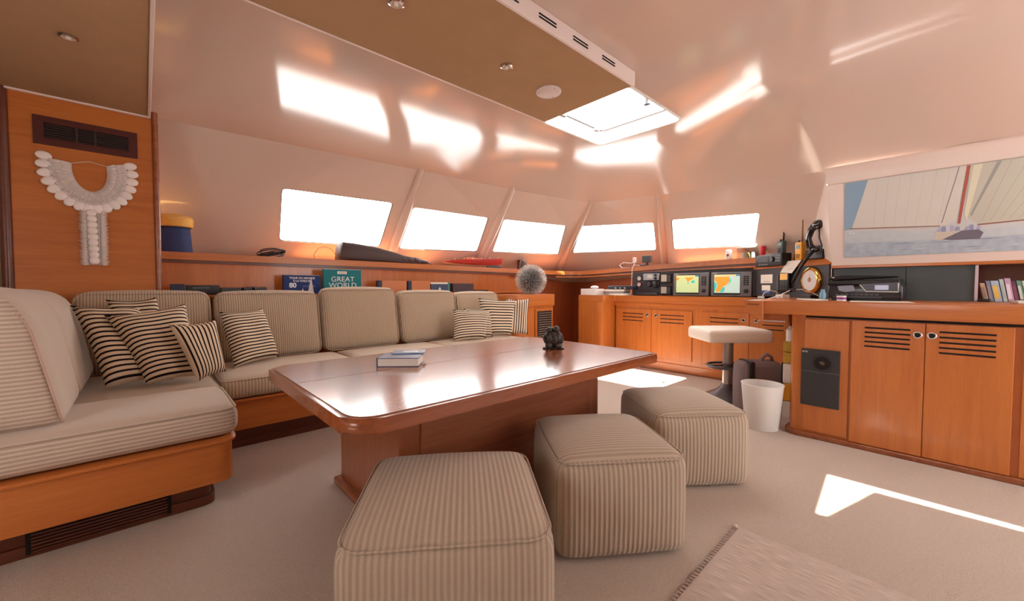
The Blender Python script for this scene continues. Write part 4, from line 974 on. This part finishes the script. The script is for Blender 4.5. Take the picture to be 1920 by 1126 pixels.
SUB(MB().box(3.7265, 3.729, .270, .340, 1.028, 1.060, .001), 'touch_screen', mat('lilac_lcd', (176, 182, 206), .3, emit=.2), cpn_)
CH(MB().box(3.70, 3.742, .30, .565, .968, .985, .004), 'paper_tray', DKGREY, pn)
m = MB()
for k in range(9): m.box(3.731, 3.741, .32+k*.027, .338+k*.027, .990, .996)
CH(m, 'paper_rollers', GREY, pn)
tag(MB().prism([(3.40, .40, 0), (3.46, .10, 0), (3.72, .14, 0), (3.70, .44, 0)], (0, 0, .002)).done('paper_sheet', PAPER, None, None, (.02, .03, .949)), 'white sheets of paper lying on the desk in front of the printer', 'paper')
flat('tablet', 'white flat tablet lying on the desk left of the printer', 'tablet', (3.66, .68, .949), R(-48), .09, .22, .010, WHITE)
tag(MB().lathe([(.020, 0), (.020, .05), (.012, .065), (.012, .08)], 20).done('spray_bottle', mat('bottle_blue', (120, 170, 196), .3), None, 40, (3.72, .625, .949)), 'small blue and white bottle standing at the left of the printer', 'bottle')
cn = empty('round_tin', (3.60, .50, .949), 'short white tin standing in front of the printer left corner', 'tin')
MB().lathe([(.027, 0), (.027, .038)], 24).done('tin', WHITE, cn, 40); MB().lathe([(.0275, .012), (.0275, .026)], 24, cap=False).done('label_band', mat('violet_band', (140, 60, 150), .5), cn, 40)
ml = empty('charger_lead', (3.78, .84, .949), 'white charging lead looping over the desk below the barometer', 'cable')
m = MB(); m.tube([(-.15, .12, .004), (-.08, .06, .03), (.0, .0, .075), (.06, -.06, .08), (.12, -.12, .05), (.10, -.2, .006)], .0035, 6); m.done('lead', WHITE, ml, 180)
MB().box(-.01, .03, -.03, .01, .068, .088, .004).done('plug', BLACK, ml)
ml = empty('charger_lead', (3.95, 1.06, .949), 'white charging lead arching in front of the notice cards', 'cable')
m = MB(); m.tube([(-.12, .0, .004), (-.07, -.01, .05), (.0, -.03, .068), (.06, -.06, .06), (.09, -.09, .004)], .0035, 6); m.done('lead', WHITE, ml, 180); MB().box(-.15, -.10, -.02, .02, 0, .02, .004).done('plug', WHITE, ml)
tag(MB().prism([(0, 0, 0), (.16, -.05, 0), (.20, .02, 0), (.02, .06, 0)], (0, 0, .003)).done('orange_paper', mat('orange_paper', (236, 152, 96), .7), None, None, (3.50, .92, .949)), 'orange paper lying at the left end of the desk', 'paper')
flat('power_adapter', 'small white power adapter on the desk under the blue-strip card', 'adapter', (4.22, 1.0, .949), R(-48), .06, .11, .03, WHITE)
flat('black_adapter', 'black power adapter on the desk below the barometer', 'adapter', (4.0, .76, .949), R(-48), .06, .12, .035, BLACK)
# ================================================================ THINGS ON THE LEFT LEDGE
lb_ = empty('lidded_basket', (.20, 4.50, 1.322), 'round basket in blue cloth with a yellow lid, beside the bulkhead on the ledge', 'basket')
MB().lathe([(.115, 0), (.125, .02), (.112, .20), (.108, .235)], 28).done('blue_cloth', BLUE, lb_, 180)
MB().lathe([(.118, .232), (.132, .238), (.136, .30), (.128, .325), (.10, .335), (0.001, .338)], 32, cap=False).done('lid', mat('mustard_yellow', (240, 184, 84), .6, bump=.2, bscale=30), lb_, 60)
MB().tube([(-.10, -.09, .300), (-.02, -.137, .292), (.06, -.125, .312), (.13, -.03, .255)], .003, 6).done('cord', PAPER, lb_, 180)
cc = empty('cable_coil', (.93, 4.50, 1.322), 'coil of dark cable lying on the ledge below the first window', 'cable')
m = MB()
for k in range(7):
    a0 = k*.5; r_ = .10+.012*(k % 3); m.tube([(r_*math.cos(a*.45+a0), .05*math.sin(a*.45+a0), .035+.03*math.sin(a*.45+a0*2)+.006*k) for a in range(15)], .005, 6)
m.done('loops', mat('dark_cable', (44, 36, 40), .5), cc, 180)
MB().tube([(-.60, 0, .012), (-.45, .02, .012), (-.3, -.01, .010), (-.08, .0, .012)], .010, 8).done('straight_run', BLACK, cc, 180)
wl_ = empty('thin_wire', (1.36, 4.46, 1.325), 'single thin wire arching up from the ledge left of the guitar case', 'wire')
MB().tube([(-.05, 0, 0), (-.052, 0, .06), (-.01, 0, .125), (.05, 0, .145), (.12, 0, .125), (.18, .01, .06), (.16, .0, .01)], .0035, 6).done('wire', mat('tan_wire', (150, 120, 96), .5), wl_, 180)
gc = empty('guitar_case', (2.0, 4.49, 1.322), 'brown-grey soft instrument case lying on the ledge below the first window', 'case')
sec = [(-.44, .085, .01, .19), (-.42, .10, .0, .215), (-.30, .11, 0, .21), (-.05, .10, 0, .185), (.18, .085, 0, .14), (.32, .06, 0, .105), (.50, .05, 0, .085), (.62, .045, 0, .055), (.72, .03, .0, .022)]
m = MB(); rings = []
for x, hw, z0, z1 in sec:
    rg = []
    for k in range(16):
        a = 2*math.pi*k/16; ca, sa = math.cos(a), math.sin(a)
        rg.append(m.v((x+.015*sa*(x < -.4), hw*math.copysign(abs(ca)**.5, ca), (z0+z1)/2+(z1-z0)/2*math.copysign(abs(sa)**.6, sa))))
    if rings:
        for k in range(16): m.b.faces.new((rings[-1][k], rings[-1][(k+1) % 16], rg[(k+1) % 16], rg[k]))
    rings.append(rg)
m.b.faces.new(rings[0][::-1]); m.b.faces.new(rings[-1])
GCM = mat('brown_nylon', (78, 62, 62), .55, bump=.25, bscale=50)
m.done('body', GCM, gc, 180)
m = MB(); m.tube([(x, -hw*.80, z1*.93) for x, hw, z0, z1 in sec[1:8]], .005, 6); m.done('zip', mat('grey_zip', (150, 146, 146), .4), gc, 180)
m = MB()
for k in range(4): m.ell((.30+k*.10, -.02, .06-.008*k), (.07, .05, .045-.006*k), 12)
m.done('crumpled_cover', GCM, gc, 180)
rb = empty('model_boat', (3.42, 4.50, 1.322), 'red model boat hull lying on the ledge below the third window', 'model boat')
secs = [(-.50, .012, .045, .065), (-.40, .04, .030, .085), (-.2, .07, .010, .098), (.0, .085, .004, .108), (.2, .085, .004, .122), (.38, .07, .012, .135), (.47, .06, .025, .142)]
def hull(z_lo, z_hi, grow, n=12):
    m = MB(); rings = []
    for x, hw, z0, z1 in secs:
        rg = []
        for k in range(n+1):
            a = math.pi*k/n; zz = z1+(z0-z1)*math.sin(a)**.7; zz = z0+(z1-z0)*max(z_lo, min(z_hi, (zz-z0)/(z1-z0)))
            rg.append(m.v((x, hw*grow*math.cos(a), zz)))
        if rings:
            for k in range(n): m.b.faces.new((rings[-1][k], rings[-1][k+1], rg[k+1], rg[k]))
            m.b.faces.new((rings[-1][0], rg[0], rg[n], rings[-1][n]))
        rings.append(rg)
    m.b.faces.new(rings[0]); m.b.faces.new(rings[-1][::-1]); return m
hull(.22, 1, 1.0).done('hull', RED, rb, 50); hull(0, .22, .98).done('keel_band', mat('cream_paint', (224, 206, 190), .4), rb, 50)
MB().box(-.12, .32, -.03, .03, .105, .128, .004).done('deckhouse', mat('orange_varnish', (200, 110, 60), .3), rb)
m = MB()
for k in range(6): m.tube([(-.36+k*.15, -.05, .085+k*.010), (-.36+k*.15, -.05, .110+k*.010)], .0035, 6)
m.done('deck_fittings', WHITE, rb); MB().box(.20, .44, -.06, .06, 0, .03, .004).done('cradle', DKGREY, rb)
sbx = empty('small_speaker', (4.40, 4.55, 1.318), 'small dark cube speaker standing on the ledge behind the spiky ball', 'speaker')
MB().box(-.06, .06, -.05, .05, .008, .15, .006).done('case', mat('brown_black', (66, 48, 44), .5), sbx); MB().box(-.055, .055, -.045, .045, 0, .009).done('foot', BLACK, sbx); MB().box(-.05, .05, -.053, -.05, .02, .14).done('grille_cloth', mat('brown_cloth', (84, 62, 56), .9), sbx)
# ---- row behind the sofa backs
LZ = .9805
def block(name, lb, cat, x0, x1, top, m, y0=4.20, y1=4.235, lean=0, group=None):
    t = empty(name, ((x0+x1)/2, y0, LZ), lb, cat, 0, group); w = (x1-x0)/2
    MB().box(-w, w, 0, y1-y0, 0, top-LZ, .002).done('body', m, t); return t, w
t, w = block('picture_book', 'dark blue sailing book titled TOUR DU MONDE standing behind the sofa', 'book', .965, 1.30, 1.160, mat('night_blue', (28, 52, 112), .55, spec=.3), 4.235, 4.262)
PW = mat('white_print', (236, 236, 240), .5)
MB().box(-w+.004, w-.004, .004, .023, .177, .182).done('pages', PAPER, t)
def tx(s, size, x, z, par, m=PW, bold=0, sx=1): return text(s, size, Matrix.Translation((x, -.0012, z)) @ TY, m, par, 'title', .0006, 'CENTER', bold, sx)
tx('TOUR DU MONDE', .027, 0.0, .143, t, bold=.0006); tx('À LA VOILE EN', .025, 0.0, .116, t, bold=.0006)
tx('80', .062, -.085, .062, t, bold=.0022); tx('JOURNÉES', .024, .06, .066, t, mat('pale_blue_print', (120, 144, 190), .5))
m = MB(); m.prism([(.045, -.0022, .0), (.105, -.0022, .0), (.078, -.0022, .160)], (0, .0006, 0)).prism([(-.015, -.0022, 0), (.018, -.0022, 0), (.002, -.0022, .055)], (0, .0006, 0)); m.done('cover_sails', mat('sail_print', (216, 206, 214), .5), t)
t, w = block('world_atlas', 'teal atlas titled GREAT WORLD standing behind the tallest back cushion', 'book', 1.32, 1.70, 1.225, mat('teal_cover', (16, 122, 130), .55, spec=.3), 4.215, 4.250)
MB().box(-w+.003, w-.002, .004, .031, .243, .248).done('pages', PAPER, t)
MB().box(-.055, .04, -.0015, 0, .198, .226).done('cover_label', PAPER, t); tx('ATLAS', .020, -.008, .204, t, mat('grey_print', (150, 146, 150), .8)).location.y = -.001
tx('GREAT', .072, -.0, .122, t, sx=1.05); tx('WORLD', .072, .0, .060, t, sx=1.05)
WB = mat('light_wood_box', (206, 124, 74), .4)
for x0, x1, lb in ((1.885, 2.225, 'left one of two light wood boxes with a dark blue end, behind the sofa'), (2.245, 2.535, 'right one of two light wood boxes, between the wood box and the blue book')):
    t, w = block('wood_box', lb, 'box', x0+.045, x1, 1.116, WB, 4.21, 4.27, group='light wood boxes behind the sofa'); MB().box(-w-.045, -w, 0, .06, 0, .136, .002).done('blue_end', mat('ink_blue', (34, 44, 72), .5), t)
t, w = block('ship_book', 'blue-grey book with a small white ship on it, right of the wood boxes', 'book', 2.545, 2.815, 1.082, mat('slate_blue', (60, 74, 104), .4), 4.21, 4.25)
MB().box(-w, w-.03, .0, .04, .102, .122).done('pages', PAPER, t); MB().box(w-.03, w, -.001, .04, .0, .124).done('green_spine', mat('sea_green', (60, 132, 124), .4), t)
MB().prism([(-.03, -.001, .03), (.01, -.001, .03), (.0, -.001, .05), (-.01, -.001, .068), (-.022, -.001, .05)], (0, .0008, 0)).done('cover_ship', PW, t)
block('dark_case', 'dark purple-brown box right of the ship book, behind the sofa', 'box', 2.855, 3.18, 1.090, mat('plum_brown', (70, 46, 58), .5), 4.20, 4.27)
block('flat_case', 'low black flat case lying near the end cabinet behind the sofa', 'case', 3.21, 3.41, 1.006, BLACK, 4.19, 4.28)
block('blue_box', 'small navy box at the left end of the row behind the first back cushion', 'box', .155, .245, 1.071, mat('ink_blue', (34, 44, 72), .5), 4.20, 4.28)
t, w = block('black_device', 'long black electronic device with silver marks behind the first back cushion', 'device', .255, .475, 1.062, BLACK, 4.20, 4.28); MB().box(-.07, .04, -.001, 0, .055, .062).done('silver_strip', GREY, t)
block('black_pouch', 'long low black pouch between the device and the binoculars', 'pouch', .485, .63, 1.042, DKGREY, 4.20, 4.27)
bnc = empty('binoculars', (.73, 4.235, LZ), 'black and silver binoculars lying behind the second back cushion', 'binoculars')
for sx in (-1, 1): MB().tube([(sx*.04-.05, -.02, .035), (sx*.04+.05, .02, .035)], [.028, .033], 14).done('barrel', BLACK, bnc, 40)
MB().box(-.04, .04, -.012, .012, .03, .062, .006).done('bridge', GREY, bnc)
# ================================================================ THINGS ON THE RIGHT LEDGE
ad = empty('white_adapter', (5.28, 3.10, 1.325), 'white plug adapter with a lead hanging down over the right ledge lip', 'adapter')
MB().box(-.02, .02, -.02, .02, .075, .15, .006).done('plug', WHITE, ad)
MB().tube([(0, 0, .08), (-.01, .0, .04), (-.045, -.01, .022), (-.075, -.01, .0), (-.085, -.01, -.15), (-.10, -.01, -.36), (-.12, .0, -.385)], .005, 6).done('lead', WHITE, ad, 180)
MB().tube([(-.05, .05, .002), (-.04, .18, .005), (0, .25, .045), (.03, .20, .085), (.01, .08, .07), (0, 0, .075)], .004, 6).done('loop', WHITE, ad, 180)
MB().tube([(-.02, -.25, .006), (-.04, -.15, .02), (-.01, -.08, .03), (0, 0, .04)], .004, 6).done('loop', WHITE, ad, 180)
cb = empty('action_camera', (5.225, 2.87, 1.335), 'small black boxy camera on a foot standing on the right ledge', 'camera')
MB().box(-.03, .03, -.065, .065, .055, .150, .006).done('case', DKGREY, cb); MB().box(-.03, .03, -.02, .10, 0, .022, .005).done('foot', BLACK, cb); MB().box(-.012, .012, -.012, .012, .02, .058).done('stem', BLACK, cb)
jr = empty('candle_jar', (4.975, 1.715, 1.355), 'white jar with a dark heart mark on the right ledge under the last window', 'jar')
MB().lathe([(.030, 0), (.034, .01), (.034, .10), (.028, .118), (.022, .12), (.0, .121)], 24, cap=False).done('jar', WHITE, jr, 60)
m = MB(); m.prism([(-.0352, .0, .035), (-.0352, .016, .058), (-.0352, .010, .070), (-.0352, 0, .064), (-.0352, -.010, .070), (-.0352, -.016, .058)], (.001, 0, 0)); m.done('heart_mark', mat('maroon_print', (150, 60, 60), .6), jr)
cbx = empty('clear_box', (4.93, 1.50, 1.357), 'clear plastic box with small odds and ends on the right ledge', 'box')
CL = glass('clear_plastic', (.93, .93, .93))
MB().box(-.05, .05, -.10, .10, 0, .004).done('bottom', CL, cbx)
for a in ((-.05, -.048, -.10, .10), (.048, .05, -.10, .10), (-.05, .05, -.10, -.098), (-.05, .05, .098, .10)): MB().box(*a, .004, .12).done('side', CL, cbx)
MB().box(-.053, .053, -.103, .103, .12, .128, .002).done('lid', mat('milky_plastic', (232, 230, 226), .4), cbx)
for k in range(3): MB().lathe([(.02, .005), (.02, .07)], 16, c=(-.01, -.055+k*.05, 0)).done('small_pot', [WHITE, mat('olive_green', (140, 150, 90), .5), PAPER][k], cbx, 40)
rc_ = tag(MB().lathe([(.024, 0), (.026, .005), (.026, .085), (.020, .10), (.0, .101)], 20, cap=False).done('red_can', mat('bright_red', (216, 34, 52), .35), None, 60, (4.845, 1.335, 1.362+.018)), 'small bright red can standing between the clear box and the walkie-talkie', 'can')
# ================================================================ BULKHEAD: GRILLE AND SHELL NECKLACE
vg = empty('wall_vent', (-.264, 4.118, 2.0), 'dark brown wooden ventilation grille high on the bulkhead', 'vent')
DB = mat('dark_mahogany', (82, 32, 28), .4)
rr_ = rrect(-.253, .253, 0, .188, .004, 2); ri_ = rrect(-.205, .205, .045, .145, .003, 2)
m = MB(); rows = [[m.v((x, yy, z)) for x, z in lp] for lp, yy in ((rr_, 0), (rr_, -.012), (ri_, -.012), (ri_, 0))]; n_ = len(rr_)
for a in range(3):
    for k in range(n_): m.b.faces.new((rows[a][k], rows[a][(k+1) % n_], rows[a+1][(k+1) % n_], rows[a+1][k]))
m.done('frame', DB, vg, 30)
MB().box(-.206, .206, -.003, -.001, .044, .146).done('dark_opening', DARKHOLE, vg)
m = MB()
for k in range(6): m.box(-.206, .206, -.010, -.003, .052+k*.016, .057+k*.016)
m.box(-.06, -.05, -.0105, -.002, .044, .146).box(.03, .04, -.0105, -.002, .044, .146); m.done('slats', mat('vent_slat', (60, 42, 38), .5), vg)
nk = empty('shell_necklace', (-.262, 4.118, 1.87), 'white shell necklace with a long spiky pendant hanging on the wood bulkhead', 'necklace')
SHELL = mat('shell_white', (250, 240, 236), .3, coat=.4); SHELL2 = mat('shell_fringe', (236, 222, 214), .7, bump=.6, bscale=120, var=.15, vscale=50)
a0, a1 = 172, 380
def ring(a, f):   # f 0 inner, 1 outer
    rx, rz = .086+f*.105, .150+f*.095; return Vector((rx*math.cos(R(a)), 0, rz*math.sin(R(a))+.01*math.cos(R(a))*-1))
m = MB(); rows = []
for k in range(53):
    a = a0+(a1-a0)*k/52; rows.append([m.v(ring(a, f)+Vector((0, yy, 0))) for f, yy in ((0, -.002), (.0, -.012), (.3, -.020), (.7, -.018), (1, -.008), (1, -.001))])
for k in range(52):
    for j in range(5): m.b.faces.new((rows[k][j], rows[k][j+1], rows[k+1][j+1], rows[k+1][j]))
m.done('woven_band', SHELL2, nk, 180)
m = MB()
for k in range(90):
    a = a0+(a1-a0)*(k+.5)/90
    for f0, f1 in ((.05, .45), (.38, .72), (.62, 1.0)):
        aa = a+random.uniform(-1.2, 1.2); m.tube([ring(aa, f0)+Vector((0, -.016, 0)), ring(aa+random.uniform(-1.5, 1.5), f1)+Vector((0, -.027, 0))], [.0022, .003], 4)
tag(m.done('shell_fringe', SHELL, nk, 180), None, kind='stuff')
for k in range(18):
    a = a0-2+(a1-a0-2)*k/17; c = ring(a, 1.22); d = (ring(a, 1.3)-ring(a, 1.0)).normalized()
    Mr = Matrix(((d.x, 0, -d.z), (0, 1, 0), (d.z, 0, d.x))).to_4x4()
    MB().ell(c+Vector((0, -.014, 0)), (.040, .012, .029), 14, Mr).done('shell', SHELL, nk, 180)
m = MB(); m.box(-.025, .040, -.012, -.001, -.665, -.275, .004)
m.done('pendant_band', SHELL2, nk)
for k in range(9): MB().ell((.0+.001*k, -.022, -.30-k*.042), (.029, .014, .027), 12).done('pendant_shell', SHELL, nk, 180)
m = MB()
for k in range(38):
    z = -.285-k*.0102
    for sg, x in ((-1, -.02), (1, .042)): m.tube([(x, -.012, z), (x+sg*.018, -.022, z-.003), (x+sg*random.uniform(.036, .046), -.02, z+.004)], [.006, .005, .001], 5)
    m.tube([(.03, -.012, z), (.038, -.03, z-.008)], [.003, .001], 4)
tag(m.done('spikes', SHELL, nk, 180), kind='stuff')
MB().tube([ring(a0, 0)+Vector((0, -.01, 0)), Vector((0.0, -.008, .058)), ring(a1, 0)+Vector((0, -.01, 0))], .0018, 5).done('string', PAPER, nk)
# ================================================================ CEILING FITTINGS
def spot(x, y, z, lb, s=1.0):
    t = empty('ceiling_spotlight', (x, y, z), lb, 'ceiling light', 0, 'small round spotlights in the tan headliner')
    MB().lathe([(.030*s, -.001), (.038*s, -.001), (.038*s, -.006), (.029*s, -.010)], 28, cap=False).done('rim', CHROME, t, 60)
    MB().lathe([(.029*s, -.009), (.020*s, -.004), (.0, -.003)], 24, cap=False).done('lens', mat('lamp_lens', (214, 190, 170), .25), t, 180)
    MB().lathe([(.010*s, -.004), (.010*s, -.012)], 16).done('bulb', PAPER, t, 40)
spot(1.62, 1.808, 2.36, 'small round spotlight in the middle panel beside the round speaker')
spot(.889, 1.756, 2.36, 'small round spotlight in the middle panel at the top edge of the photo')
spot(-.255, 3.079, 2.33, 'small round spotlight in the left panel above the bulkhead')
cs = empty('ceiling_speaker', (2.032, 1.845, 2.36), 'round white speaker cover in the middle ceiling panel next to the hatch', 'speaker')
MB().lathe([(.084, 0), (.084, -.006), (.078, -.010), (.0, -.011)], 44, cap=False).done('cover', mat('pinkish_white', (222, 202, 198), .5), cs, 40)
MB().lathe([(.080, -.0095), (.082, -.0115), (.084, -.0085)], 44, cap=False).done('rim', WHITE, cs, 180)
for k in range(3): MB().lathe([(.003, -.010), (.003, -.0125)], 10, c=(.068*math.cos(k*2.1+.3), .068*math.sin(k*2.1+.3), 0)).done('screw', GREY, cs)
